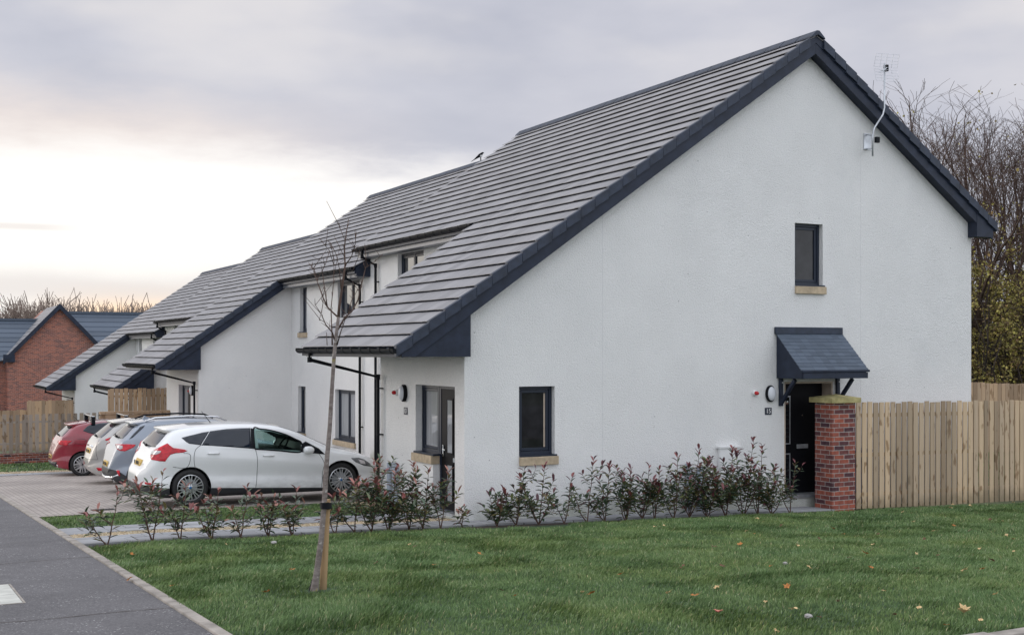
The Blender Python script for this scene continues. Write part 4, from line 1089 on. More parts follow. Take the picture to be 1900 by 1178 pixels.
    for ln in ([(2.06, .25), (2.09, .5), (2.09, .8), (2.06, .99)], [(3.33, .17), (3.36, .5), (3.38, .68), (3.28, .86)], [(.55, .72), (.80, .70), (.86, .92), (.74, .96)]):
        g2 = c.line(ln); gm.add(g2.v, g2.f)
    obj('panel_gap', gm, 'darkgap', c.t, local=True)
    for xh, zh in ((1.28, .93), (2.30, .85)):
        for sg in (-1, 1):
            hh = c.bvh.ray_cast(Vector((xh, -4, zh)), Vector((0, 1, 0)))[0]
            obj('door_handle', MB().tube([(xh - .10, sg * (hh.y - .005) if sg > 0 else (hh.y - .005), zh + .005), (xh - .08, hh.y - .03, zh + .01), (xh + .08, hh.y - .03, zh), (xh + .10, hh.y - .005, zh)] if sg < 0 else [(xh - .10, -hh.y + .005, zh + .005), (xh - .08, -hh.y + .03, zh + .01), (xh + .08, -hh.y + .03, zh), (xh + .10, -hh.y + .005, zh)], .016, 8), 'white_paint', c.t, True, local=True)
    mirror_pair(c, 3.05, .93, 'white_paint')
    obj('roof_aerial', MB().tube([(1.45, .0, 1.44), (1.28, .0, 1.66)], [.008, .004], 6), 'black', c.t, local=True)
    c.wheels('multi')
    # ---- pale blue-grey crossover
    top = [(0, .48), (.01, .56), (.06, .74), (.10, .86), (.13, 1.02), (.19, 1.11), (.28, 1.17), (.42, 1.32), (.56, 1.46), (.68, 1.51), (1.05, 1.555), (1.7, 1.57), (2.3, 1.53), (2.6, 1.45), (3.1, 1.15), (3.35, 1.05), (3.8, .98), (4.05, .8), (4.15, .55)]
    bot = [(0, .38), (.1, .26), (.3, .21), (3.8, .2), (4.05, .26), (4.15, .4)]
    belt = [(0, 1.08), (.5, 1.16), (1.0, 1.12), (3.3, .98), (4.15, .8)]
    y = 27.45; c = Car('pale blue-grey crossover with roof rails and dark bumper, between the white and silver cars', (4.43, y, -.355), 4.15, 1.80, top, bot, belt, 'grey_paint', (.74, 3.3), .335)
    c.px('tail_lamp', cz([(990, 472), (1010, 535), (1060, 562), (1120, 566), (1190, 535), (1240, 510), (1268, 476), (1180, 470), (1080, 470)]), 'tail', 1.6, mirror=True, off=.01)
    c.px('reverse_lamp', cz([(1000, 480), (1015, 528), (1060, 545), (1092, 530), (1090, 488)]), 'clear', 1.6, off=.014, mirror=True)
    c.px('quarter_window', cz([(1175, 403), (1240, 325), (1305, 262), (1322, 236), (1392, 212), (1370, 245), (1300, 310), (1225, 380)]), 'carglass', 1.8, off=.006, mirror=True)
    c.side('window', [(1.0, 1.17), (1.9, 1.12), (3.0, 1.03), (2.55, 1.38), (2.2, 1.45), (1.3, 1.46), (1.05, 1.40)], 'carglass')
    c.rear('rear_window', [(-.58, 1.17), (0, 1.15), (.58, 1.17), (.54, 1.30), (.50, 1.42), (-.50, 1.42), (-.54, 1.30)], 'carglass')
    c.front('windscreen', [(-.62, 1.10), (0, 1.08), (.62, 1.10), (.56, 1.46), (0, 1.5), (-.56, 1.46)], 'carglass')
    c.px('reflector', cz([(1005, 825), (1045, 828), (1052, 905), (1030, 890)]), 'tail', 2., off=.014, mirror=True)
    sk = MB().tube([(.20, -.70, .42), (.085, -.50, .35), (.0, -.22, .33), (.0, .22, .33), (.085, .50, .35), (.20, .70, .42)], .034, 8)
    obj('skid_plate', sk, 'chrome', c.t, True, local=True)
    for sg in (-1, 1): obj('exhaust_tip', MB().lathe([(.045, 0), (.05, .0), (.05, .1), (.04, .1)], (.09, sg * .5, .28), (1, 0, 0), 16), 'chrome', c.t, local=True)
    spoiler(c, .46, .95, 1.50, 1.565, .58, 'grey_paint'); wiper(c, 1.18); c.plate(-.26, .26, .56, .67)
    for sg in (-1, 1):
        obj('roof_rail', MB().tube([(.75, sg * .60, 1.53), (.95, sg * .60, 1.60), (1.7, sg * .60, 1.625), (2.3, sg * .60, 1.59), (2.5, sg * .61, 1.50)], .018, 8), 'black' if sg > 0 else 'chrome', c.t, True, local=True)
    obj('roof_fin', MB().prism([(.78, 1.53), (1.0, 1.54), (.84, 1.62)], 'y', -.02, .02), 'grey_paint', c.t, bevel=.006, local=True)
    mirror_pair(c, 2.75, 1.10, 'grey_paint'); c.wheels('plain')
    # ---- silver people carrier
    top = [(0, .56), (.012, .64), (.06, .76), (.10, .95), (.13, 1.06), (.19, 1.12), (.30, 1.17), (.48, 1.34), (.66, 1.48), (.82, 1.535), (1.3, 1.58), (1.9, 1.59), (2.4, 1.55), (2.8, 1.43), (3.3, 1.16), (3.6, 1.05), (4.0, .95), (4.25, .78), (4.35, .55)]
    bot = [(0, .42), (.1, .28), (.3, .22), (3.9, .2), (4.25, .28), (4.35, .42)]
    y = 31.25; c = Car('silver people carrier, mostly hidden between the blue-grey crossover and the red hatchback', (4.60, y, -.565), 4.35, 1.82, top, bot, [(0, 1.1), (.5, 1.13), (3.4, 1.0), (4.35, .8)], 'silver_paint', (.80, 3.5), .325)
    c.rear('rear_window', [(-.60, 1.15), (0, 1.14), (.60, 1.15), (.56, 1.30), (.52, 1.46), (-.52, 1.46), (-.56, 1.30)], 'carglass')
    c.px('tail_lamp', cz([(845, 405), (905, 385), (985, 345), (1090, 295), (1085, 318), (990, 377), (920, 414), (860, 422)]), 'tail', 1.2, off=.01, mirror=True)
    c.px('reflector', cz([(728, 790), (840, 795), (835, 832), (755, 832)]), 'tail', 2., off=.012, mirror=True)
    c.side('window', [(.85, 1.20), (1.9, 1.14), (3.2, 1.05), (2.75, 1.36), (2.2, 1.47), (1.2, 1.48)], 'carglass')
    c.front('windscreen', [(-.62, 1.10), (0, 1.08), (.62, 1.10), (.56, 1.48), (0, 1.52), (-.56, 1.48)], 'carglass')
    gm = MB()
    for ln in ([(-.70, .64), (0, .62), (.70, .64)], [(-.70, .64), (-.66, .9), (-.66, 1.1)], [(.70, .64), (.66, .9), (.66, 1.1)]):
        g2 = c.line(ln, ray=lambda p: (Vector((-4, p[0], p[1])), Vector((1, 0, 0)))); gm.add(g2.v, g2.f)
    obj('panel_gap', gm, 'darkgap', c.t, local=True)
    bar = MB().tube([(.0, -.4, .93), (-.005, 0, .94), (.0, .4, .93)], .02, 8)
    bv = c.bvh.ray_cast(Vector((-4, 0, .95)), Vector((1, 0, 0)))[0]; bar.v = [(x + bv.x - .005, y_, z) for x, y_, z in bar.v]
    obj('tailgate_strip', bar, 'chrome', c.t, True, local=True)
    spoiler(c, .52, 1.05, 1.525, 1.59, .60, 'silver_paint'); wiper(c, 1.16); c.plate(-.26, .26, .76, .87); mirror_pair(c, 2.9, 1.1, 'silver_paint'); c.wheels('plain')
    # ---- red hatchback
    top = [(0, .52), (.01, .62), (.03, .70), (.09, .82), (.12, .98), (.17, 1.06), (.24, 1.10), (.38, 1.25), (.52, 1.385), (.64, 1.43), (1.0, 1.485), (1.5, 1.51), (2.1, 1.49), (2.5, 1.40), (3.0, 1.13), (3.3, 1.0), (3.7, .92), (3.97, .74), (4.06, .5)]
    bot = [(0, .34), (.08, .25), (.3, .20), (3.7, .19), (3.97, .26), (4.06, .4)]
    y = 36.1; c = Car('red hatchback with roof bars at the far end of the row of cars', (4.365, y, -.775), 4.06, 1.80, top, bot, [(0, 1.03), (.6, 1.12), (1.2, 1.07), (3.2, .95), (4.06, .75)], 'red_paint', (.74, 3.28), .33)
    c.px('tail_lamp', cz([(195, 440), (235, 480), (325, 488), (345, 465), (395, 425), (300, 418), (220, 418)]), 'tail', 1.6, off=.01, mirror=True)
    c.px('window', cz([(543, 288), (620, 315), (720, 342), (800, 352), (905, 355), (1030, 250), (1090, 180), (960, 168), (800, 180), (640, 208), (600, 228)]), 'carglass', 2.5, off=.005, mirror=True)
    c.rear('rear_window', [(-.58, 1.10), (0, 1.09), (.58, 1.10), (.54, 1.22), (.50, 1.355), (-.50, 1.355), (-.54, 1.22)], 'carglass')
    c.front('windscreen', [(-.62, 1.05), (0, 1.03), (.62, 1.05), (.56, 1.40), (0, 1.44), (-.56, 1.40)], 'carglass')
    c.rear('bumper_trim', [(-.55, .27), (.55, .27), (.60, .40), (-.60, .40)], 'trim', off=.008)
    [obj('exhaust_tip', MB().box(.10, .2, ya, ya + .26, .26, .33), 'chrome', c.t, bevel=.012, local=True) for ya in (-.62, .36)]
    gm = MB()
    for ln in ([(.52, .92), (.78, .90), (.80, 1.02), (.60, 1.04)], [(1.0, .45), (.98, .8), (1.05, 1.06)]): g2 = c.line(ln); gm.add(g2.v, g2.f)
    obj('panel_gap', gm, 'darkgap', c.t, local=True)
    spoiler(c, .40, .90, 1.42, 1.495, .58, 'red_paint'); wiper(c, 1.11); c.plate(-.26, .26, .48, .58); mirror_pair(c, 2.6, 1.05, 'red_paint')
    for xb in (1.05, 1.95):
        br = MB().box(xb - .04, xb + .04, -.72, .72, 1.615, 1.645)
        q = obj('roof_bar', br, 'chrome', c.t, bevel=.01, local=True)
        for sg in (-1, 1): obj('bar_foot', MB().prism([(sg * .74, 1.42), (sg * .50, 1.49), (sg * .56, 1.64), (sg * .72, 1.64)], 'x', xb - .05, xb + .05), 'black', q, local=True, bevel=.008)
    obj('roof_aerial', MB().tube([(.78, 0, 1.45), (.60, 0, 1.64)], [.007, .003], 6), 'black', c.t, local=True)
    c.wheels('five')
# ---------------------------------------------------------------- ground
def build_ground():
    mb = MB(); n = 60
    xs = [-400 + 800 * (i / n) for i in range(n + 1)]; ys = [-60, -20, 0] + [4 * i for i in range(1, 26)] + [140, 200, 300, 500, 900]
    hh = lambda x, y: (h(x, y) if -2 < x < 40 else .96 - .0485 * min(max(y, -5), 100) - (.3 if x > 20 else 0)) - .10
    for y in ys:
        for x in xs: mb.v.append((x, y, hh(x, y) - (.0 if y < 100 else 0)))
    for j in range(len(ys) - 1):
        for i in range(n): a = j * (n + 1) + i; mb.f.append((a, a + 1, a + n + 2, a + n + 1))
    tag(obj('ground', mb, 'ground', recalc=False), kind='structure')
    sheet('lawn', 2.43, 30., 6.5, 16.42, -.012, 'turf', .5); sheet('soil_bed', 2.55, 15.2, 16.40, 16.72, -.010, 'soil', .3)
    sheet('verge_lawn', 2.43, 7.9, 19.2, 21.75, -.012, 'turf', .5)
    sheet('far_lawn', 2.43, 8.3, 39.4, 45.85, -.012, 'turf', .8); sheet('side_lawn', 20.5, 60., 16.42, 40., -.02, 'turf', 2.)
    sheet('footpath', -.6, 2.33, -4, 70., 0, 'asphalt', 1.); sheet('near_footpath', 2.33, 30, -4, 6.35, 0., 'asphalt', 1.)
    sheet('road', -9, -.75, -6, 90., -.11, 'asphalt', 1.5)
    sheet('driveway', 2.43, 11.3, 21.78, 36.9, 0., 'paving', .6)
    slab('slab_path', 2.43, 8.35, 16.72, 17.66); slab('slab_path', 2.43, 8.35, 18.22, 19.2); slab('slab_path', 8.36, 15.38, 16.74, 17.6)
    slab('far_path', 2.43, 8.3, 36.95, 38.0); sheet('far_gravel', 2.43, 8.3, 38.0, 39.4, -.01, 'gravel_base', .5)
    sheet('gravel_strip', 2.43, 8.35, 17.66, 18.22, -.002, 'gravel_base', .3)
    sheet('porch_ground', 7.9, 8.4, 19.2, 21.78, -.01, 'gravel_base', .3)
    edging('path_edging', 2.33, 2.43, -2, 70.)
    k = MB()
    for i in range(48):
        x0, x1 = 2.44 + i * .5, 2.44 + (i + 1) * .5 - .006; z = h((x0 + x1) / 2, 6.42)
        k.box(x0, x1, 6.36, 6.49, z - .15, z + .03)
    tag(obj('lawn_edging', k, 'kerb', bevel=.01), kind='structure')
    kb = MB()
    for i in range(80):
        y0 = -4 + .915 * i; z = h(-.65, y0); kb.box(-.74, -.61, y0, y0 + .908, z - .2, z + .0)
    tag(obj('road_kerb', kb, 'kerb'), kind='structure')
    jm = MB()
    for (xa, ya, xb, yb) in ((-.5, 11.0, 2.33, 10.9), (-.5, 15.2, 2.33, 15.3)):
        n = 24
        for i in range(n):
            t0, t1 = i / n, (i + 1) / n; w = .004 + .004 * random.random()
            p = [(xa + (xb - xa) * t, ya + (yb - ya) * t + .02 * math.sin(t * 17)) for t in (t0, t1)]
            jm.add([(p[0][0], p[0][1] - w, h(*p[0]) + .004), (p[1][0], p[1][1] - w, h(*p[1]) + .004), (p[1][0], p[1][1] + w, h(*p[1]) + .004), (p[0][0], p[0][1] + w, h(*p[0]) + .004)], [(0, 1, 2, 3)])
    tag(obj('tarmac_joint', jm, 'soil', recalc=False), kind='structure')
    # cover and drain
    t = thing('utility_cover', 'pale concrete utility cover set in the asphalt footpath', 'access cover', (.85, 12.7, h(.85, 12.7)))
    def tilt(mb, e=0.): mb.v = [(x, y, h(x, y) + z + e) for x, y, z in mb.v]; return mb
    obj('lid', tilt(MB().box(.40, 1.215, 12.02, 12.60, -.05, .006).box(.40, 1.215, 12.615, 13.38, -.05, .006)), 'cover', t, bevel=.004)
    obj('frame', tilt(MB().box(.37, 1.24, 11.99, 12.015, -.05, .004).box(.37, 1.24, 13.385, 13.41, -.05, .004).box(1.22, 1.24, 12.015, 13.385, -.05, .004)), 'kerb', t)
    obj('lifting_hole', tilt(MB().box(.96, 1.01, 13.2, 13.26, .0, .009)), 'black', t)
    t = thing('drain_grate', 'dark drain grate set in the paved drive near the white car tail', 'drain', (3.62, 22.55, h(3.62, 22.55)))
    g = MB().box(3.42, 3.82, 22.4, 22.43, -.02, .008).box(3.42, 3.82, 22.69, 22.72, -.02, .008)
    for i in range(9): g.box(3.42 + i * .047, 3.445 + i * .047, 22.43, 22.69, -.02, .007)
    obj('grate', tilt(g), 'black', t)
    obj('sump', tilt(MB().box(3.43, 3.81, 22.43, 22.69, -.03, .003)), 'soil', t)

def slab(name, x0, x1, y0, y1):
    """individual paving slabs with real joints"""
    mb = MB(); rn = random.Random(int(x0 * 10 + y0 * 10)); y = y0
    ys = [y0, (y0 + y1) / 2, y1] if y1 - y0 > .9 else [y0, y1]
    for j in range(len(ys) - 1):
        x = x0 - (.3 if j else 0)
        while x < x1:
            a, b = max(x, x0) + .005, min(x + .6, x1) - .005; x += .6
            if b - a < .05: continue
            dz = [rn.uniform(-.003, .004) for _ in range(4)]
            c = [(a, ys[j] + .005), (b, ys[j] + .005), (b, ys[j + 1] - .005), (a, ys[j + 1] - .005)]
            vs = [(p[0], p[1], h(*p) + .012 + d) for p, d in zip(c, dz)] + [(p[0], p[1], h(*p) - .05) for p in c]
            mb.add(vs, [(0, 1, 2, 3), (0, 4, 5, 1), (1, 5, 6, 2), (2, 6, 7, 3), (3, 7, 4, 0)])
    o = obj(name, mb, 'slab', recalc=False, bevel=0); tag(o, kind='structure')

def edging(name, x0, x1, y0, y1):
    mb = MB(); y = y0
    while y < y1:
        b = y + .91; z = h(x0, (y + b) / 2) + .022
        mb.add([(x0, y, h(x0, y) + .022), (x1, y, h(x0, y) + .022), (x1, b, h(x0, b) + .022), (x0, b, h(x0, b) + .022), (x0, y, z - .3), (x1, y, z - .3), (x1, b, z - .3), (x0, b, z - .3)],
               [(0, 1, 2, 3), (7, 6, 5, 4), (0, 4, 5, 1), (1, 5, 6, 2), (2, 6, 7, 3), (3, 7, 4, 0)]); y = b + .006
    tag(obj(name, mb, 'kerb', bevel=.012), kind='structure')

def in_view(x, y, z, mu=420, mv=220):
    """rough test, generous margin, so blades are only grown where a camera near the photo's could see"""
    d = FWD.x * x + FWD.y * y; r = RGT.x * x + RGT.y * y
    u = 950 + FPX * r / np.maximum(d, .1); v = 650 - FPX * (z - CAMZ) / np.maximum(d, .1)
    return (d > 3) & (u > -mu) & (u < 1900 + mu) & (v < 1178 + mv)

def vnoise(x, y, sc, seed):
    rs = np.random.RandomState(seed); T = rs.rand(256, 256); fx, fy = x * sc, y * sc
    ix, iy = np.floor(fx).astype(int), np.floor(fy).astype(int); tx, ty = fx - ix, fy - iy
    tx, ty = tx * tx * (3 - 2 * tx), ty * ty * (3 - 2 * ty)
    g = lambda a, b: T[a % 256, b % 256]
    return (g(ix, iy) * (1 - tx) + g(ix + 1, iy) * tx) * (1 - ty) + (g(ix, iy + 1) * (1 - tx) + g(ix + 1, iy + 1) * tx) * ty

def grass(name, x0, x1, y0, y1, dens, hmin, hmax, seed, label, holes=(), width=.0032):
    rs = np.random.RandomState(seed); n = int((x1 - x0) * (y1 - y0) * dens)
    x = rs.uniform(x0, x1, n); y = rs.uniform(y0, y1, n)
    b = .96 - .0485 * np.clip(y, -5, 100); f = np.where(y <= 18, 1., np.maximum(.25, 1 - (y - 18) / 6 * .75)); z = b - .0275 * np.clip(x - 3.5, 0, 18) * f - .014
    k = in_view(x, y, z)
    dist = np.hypot(x, y); k &= rs.rand(n) < np.clip((13. / dist) ** 1.1, .25, 1)
    pat = vnoise(x, y, .9, seed + 1) * .6 + vnoise(x, y, 3.1, seed + 2) * .4
    k &= rs.rand(n) < .45 + .9 * pat
    for hx, hy, hr in holes: k &= ~((np.hypot(x - hx, (y - hy)) < hr * (.6 + .5 * rs.rand(n))))
    x, y, z, pat, dist = x[k], y[k], z[k], pat[k], dist[k]; n = len(x)
    tuft = vnoise(x, y, 1.7, seed + 5); big = np.clip((tuft - .62) * 3.5, 0, 1)
    hg = (hmin + (hmax - hmin) * rs.rand(n) ** 1.3) * (.65 + .6 * pat) * (1 + .45 * big)
    a = rs.uniform(0, 2 * np.pi, n); lean = rs.uniform(.15, .95, n) * hg; wd = width * (.7 + .6 * rs.rand(n)) * np.clip(dist / 11., 1, 1.9)
    la = rs.normal(0, .7, n) + (vnoise(x, y, 2.3, seed + 8) - .5) * 3.5
    px, py = -np.sin(a) * wd, np.cos(a) * wd; lx, ly = np.cos(la) * lean, np.sin(la) * lean
    V = np.empty((n, 5, 3), np.float32)
    V[:, 0] = np.stack([x - px, y - py, z], 1); V[:, 1] = np.stack([x + px, y + py, z], 1)
    V[:, 2] = np.stack([x + px * .8 + lx * .35, y + py * .8 + ly * .35, z + hg * .58], 1); V[:, 3] = np.stack([x - px * .8 + lx * .35, y - py * .8 + ly * .35, z + hg * .58], 1)
    V[:, 4] = np.stack([x + lx, y + ly, z + hg * (1 - .25 * (lean / hg) ** 2)], 1)
    me = bpy.data.meshes.new(name); me.vertices.add(n * 5); me.vertices.foreach_set('co', V.ravel())
    li = (np.arange(n)[:, None] * 5 + np.array([0, 1, 2, 3, 3, 2, 4])[None]).astype(np.int32).ravel()
    me.loops.add(n * 7); me.loops.foreach_set('vertex_index', li)
    st = (np.arange(n)[:, None] * 7 + np.array([0, 4])[None]).astype(np.int32).ravel()
    me.polygons.add(n * 2); me.polygons.foreach_set('loop_start', st)
    me.update(calc_edges=True)
    at = me.attributes.new('tint', 'FLOAT', 'POINT')
    clump = vnoise(x, y, 7., seed + 9); tint = np.clip(rs.normal(.46, .2, n) + (pat - .5) * .28 + (clump - .5) * .28 - big * .12, 0, .93); tint[rs.rand(n) < .02] = 1.; tint[rs.rand(n) < .03] = .96
    at.data.foreach_set('value', np.repeat(tint, 5).astype(np.float32))
    me.materials.append(M['grass']); o = bpy.data.objects.new(name, me); COL.objects.link(o)
    print('GRASS', name, n)
    return tag(o, label, 'grass', kind='stuff')

def build_grass():
    holes = ((3.75, 11.15, .17), (3.86, 11.22, .14), (8.9, 16.35, .45), (9.3, 16.3, .4), (8.2, 16.4, .4), (4.0, 9.6, .12), (6.4, 8.9, .13), (2.75, 14.5, .14))
    grass('lawn_grass', 2.40, 26., 6.5, 16.43, 5200, .018, .060, 11, 'green lawn grass in front of the big gable', holes)
    grass('verge_grass', 2.45, 7.9, 19.22, 21.74, 3000, .018, .05, 21, 'narrow strip of green grass between the slab path and the drive')
    grass('far_grass', 2.5, 8.2, 39.45, 45.8, 500, .04, .09, 31, 'green grass below the picket fence beyond the drive', width=.007)
    grass('side_grass', 20.5, 34., 16.45, 27., 300, .05, .12, 41, 'green grass beyond the plank fence', width=.008)

def build_gravel():
    rs = np.random.RandomState(5); mb = MB(); 
    for (x0, x1, y0, y1, n, s) in ((2.45, 8.3, 17.68, 18.20, 5000, .014), (7.9, 8.35, 19.25, 21.7, 900, .014), (2.45, 8.2, 38.0, 39.35, 1500, .022)):
        for i in range(n):
            x, y = rs.uniform(x0, x1), rs.uniform(y0, y1); r = s * rs.uniform(.6, 1.3); z = h(x, y) + .002; a = rs.uniform(0, 6.28); c, q = math.cos(a) * r, math.sin(a) * r
            mb.add([(x + c, y + q, z), (x - q * .8, y + c * .8, z), (x - c, y - q, z), (x + q * .8, y - c * .8, z), (x + c * .2, y + q * .2, z + r * .8)], [(0, 1, 4), (1, 2, 4), (2, 3, 4), (3, 0, 4)])
    tag(obj('gravel', mb, 'gravel', recalc=False), 'cream gravel strip between the grey path slabs', 'gravel', kind='stuff')

# ---------------------------------------------------------------- plants
def leaf(mb, p, d, up, L, W, curl=.15):
    """one folded leaf: base at p, pointing along d"""
    s_ = d.cross(up)
    s_ = s_.normalized() if s_.length > 1e-5 else d.orthogonal().normalized(); n = s_.cross(d).normalized()
    m1 = p + d * L * .30; m2 = p + d * L * .68; f = W * .22
    vs = [p, m1 + s_ * W * .42 + n * f, m1, m1 - s_ * W * .42 + n * f, m2 + s_ * W * .46 + n * f - n * curl * L * .15, m2 - n * curl * L * .2, m2 - s_ * W * .46 + n * f - n * curl * L * .15, p + d * L - n * curl * L * .55]
    mb.add(vs, [(0, 2, 1), (0, 3, 2), (1, 2, 5, 4), (2, 3, 6, 5), (4, 5, 7), (5, 6, 7)])

def rvec(rn): return Vector((rn.gauss(0, 1), rn.gauss(0, 1), rn.gauss(0, 1))).normalized()

def shrub(label, x, y, hgt, seed, wine=False, full=1., group='young red-tipped shrubs'):
    rn = random.Random(seed); z = h(x, y) - .015; b = Vector((x, y, z)); t = thing('shrub', label, 'shrub', b, group)
    st, lf, nw = MB(), MB(), MB(); nst = rn.choice((2, 3, 3)) + int(full > 1.2)
    twigs = []
    for i in range(nst):
        a = 6.28 * i / nst + rn.uniform(-.5, .5); k = 1. if i == 0 else rn.uniform(.42, .9); H = hgt * k; sp = rn.uniform(.14, .46) * hgt * (.4 if i == 0 else 1)
        pts = [b + Vector((math.cos(a) * sp * (q ** .8) + rn.uniform(-.012, .012), math.sin(a) * sp * (q ** .8) * .8 + rn.uniform(-.012, .012), H * q)) for q in (0, .2, .4, .6, .8, 1)]
        st.tube(pts, [.011, .009, .0075, .006, .0045, .002], 5); twigs.append((pts, 1.))
        for s in range(rn.choice((3, 4, 5))):
            q = rn.uniform(.15, .75); j = min(4, int(q * 5)); f = q * 5 - j; p = pts[j].lerp(pts[j + 1], f); aa = rn.uniform(0, 6.28); ln = rn.uniform(.18, .40) * hgt
            e = p + Vector((math.cos(aa) * ln * .75, math.sin(aa) * ln * .6, ln * .75)); m_ = p.lerp(e, .5) + Vector((math.cos(aa), math.sin(aa), -.6)) * ln * .12
            tw = [p, m_, e]; st.tube(tw, [.0055, .004, .002], 4); twigs.append((tw, .8))
    for pts, k in twigs:
        L = sum((pts[i + 1] - pts[i]).length for i in range(len(pts) - 1)); nl = int(L / .040 * full * rn.uniform(.8, 1.25)) + 3; ph = rn.uniform(0, 6.28)
        for i in range(nl):
            q = (i + rn.random() * .5) / nl; q = .12 + .88 * q if k == 1. else .25 + .75 * q
            if k == 1. and q < .2 and rn.random() < .5: continue
            if rn.random() < .1: continue
            s = min(q, .999) * (len(pts) - 1); j = int(s); p = pts[j].lerp(pts[j + 1], s - j); ax = (pts[j + 1] - pts[j]).normalized(); ph += 2.4
            out = Vector((math.cos(ph), math.sin(ph), 0)); rise = rn.uniform(.1, .7) if q < .85 else rn.uniform(.8, 1.8)
            d = (out + ax * rise + rvec(rn) * .25 - Vector((0, 0, .15 if q < .5 else 0))).normalized()
            rel = (p.z - z) / hgt; tip = q > .86; new = tip and (rel > .5 or rn.random() < .3) and rn.random() < .85
            if rn.random() < .035: new = True
            size = rn.uniform(.09, .15) * (1. if rel < .8 else .85)
            leaf(nw if new else lf, p + d * .008, d, Vector((0, 0, 1)), size, size * rn.uniform(.34, .46), rn.uniform(-.1, .5))
    obj('stem', st, 'stem', t, recalc=False); obj('foliage', lf, 'leaf', t, recalc=False)
    if nw.v: obj('new_leaves', nw, 'leaf_wine' if wine else 'leaf_red', t, recalc=False)
    return t

def X_at(u, Y):
    r = pix_dir(u, 650); return r.x / r.y * Y

ORD = 'first second third fourth fifth sixth seventh eighth ninth tenth eleventh twelfth thirteenth fourteenth fifteenth sixteenth seventeenth eighteenth nineteenth'.split()
def build_shrubs():
    left = [(200, 905, .85), (283, 872, 1.), (335, 895, 1.), (393, 908, 1.), (447, 900, .8), (497, 912, 1.), (543, 905, 1.), (622, 912, 1.1), (658, 880, 1.2), (690, 848, 1.4), (722, 870, 1.5), (760, 858, 1.5), (785, 868, 1.2), (818, 872, 1.), (857, 938, .8)]
    where = {0: 'nearest the footpath', 1: 'tall and bare-stemmed, left of the white car', 8: 'just right of the staked sapling', 9: 'below the white car bonnet', 11: 'in front of the grey service pipes', 13: 'in front of the glazed front door', 14: 'lowest, at the house corner'}
    for i, (u, vt, fu) in enumerate(left):
        Y = 16.58 + .06 * ((i * 7) % 3 - 1); x = X_at(u, Y); d = FWD.x * x + FWD.y * Y; z = h(x, Y); ht = (CAMZ + (650 - vt) / FPX * d) - z
        w = where.get(i)
        lab = 'young red-tipped shrub along the slab path, ' + (w if w else ORD[i] + ' from the footpath end')
        shrub(lab, x, Y, max(.3, ht), 100 + i, False, fu, 'young shrubs along the slab path')
    right = [(922, 905, 1.2), (958, 868, 1.1), (1000, 862, 1.2), (1048, 882, .8), (1088, 850, 1.1), (1122, 862, 1.2), (1162, 868, 1.2), (1192, 862, 1.2), (1215, 868, 1.2), (1250, 840, 1.4), (1280, 828, 1.4), (1312, 862, 1.4), (1347, 830, 1.5), (1380, 812, 1.4), (1406, 825, 1.4), (1432, 862, 1.3), (1466, 852, .8)]
    where = {0: 'lowest, left of the gable window sill', 1: 'below the left edge of the gable window', 2: 'below the right edge of the gable window', 9: 'with tall shoots, left of the service pipes', 12: 'in front of the white meter box', 13: 'tallest, just right of the meter box', 16: 'thin one in front of the black side door'}
    for i, (u, vt, fu) in enumerate(right):
        Y = 16.60 + .05 * ((i * 5) % 3 - 1); x = X_at(u, Y); d = FWD.x * x + FWD.y * Y; z = h(x, Y); ht = (CAMZ + (650 - vt) / FPX * d) - z
        w = where.get(i); lab = 'dark wine-tipped shrub under the gable, ' + (w if w else ORD[i] + ' from the house corner')
        shrub(lab, x, Y, max(.3, ht), 300 + i, True, fu * 1.02, 'dark shrubs under the gable wall')

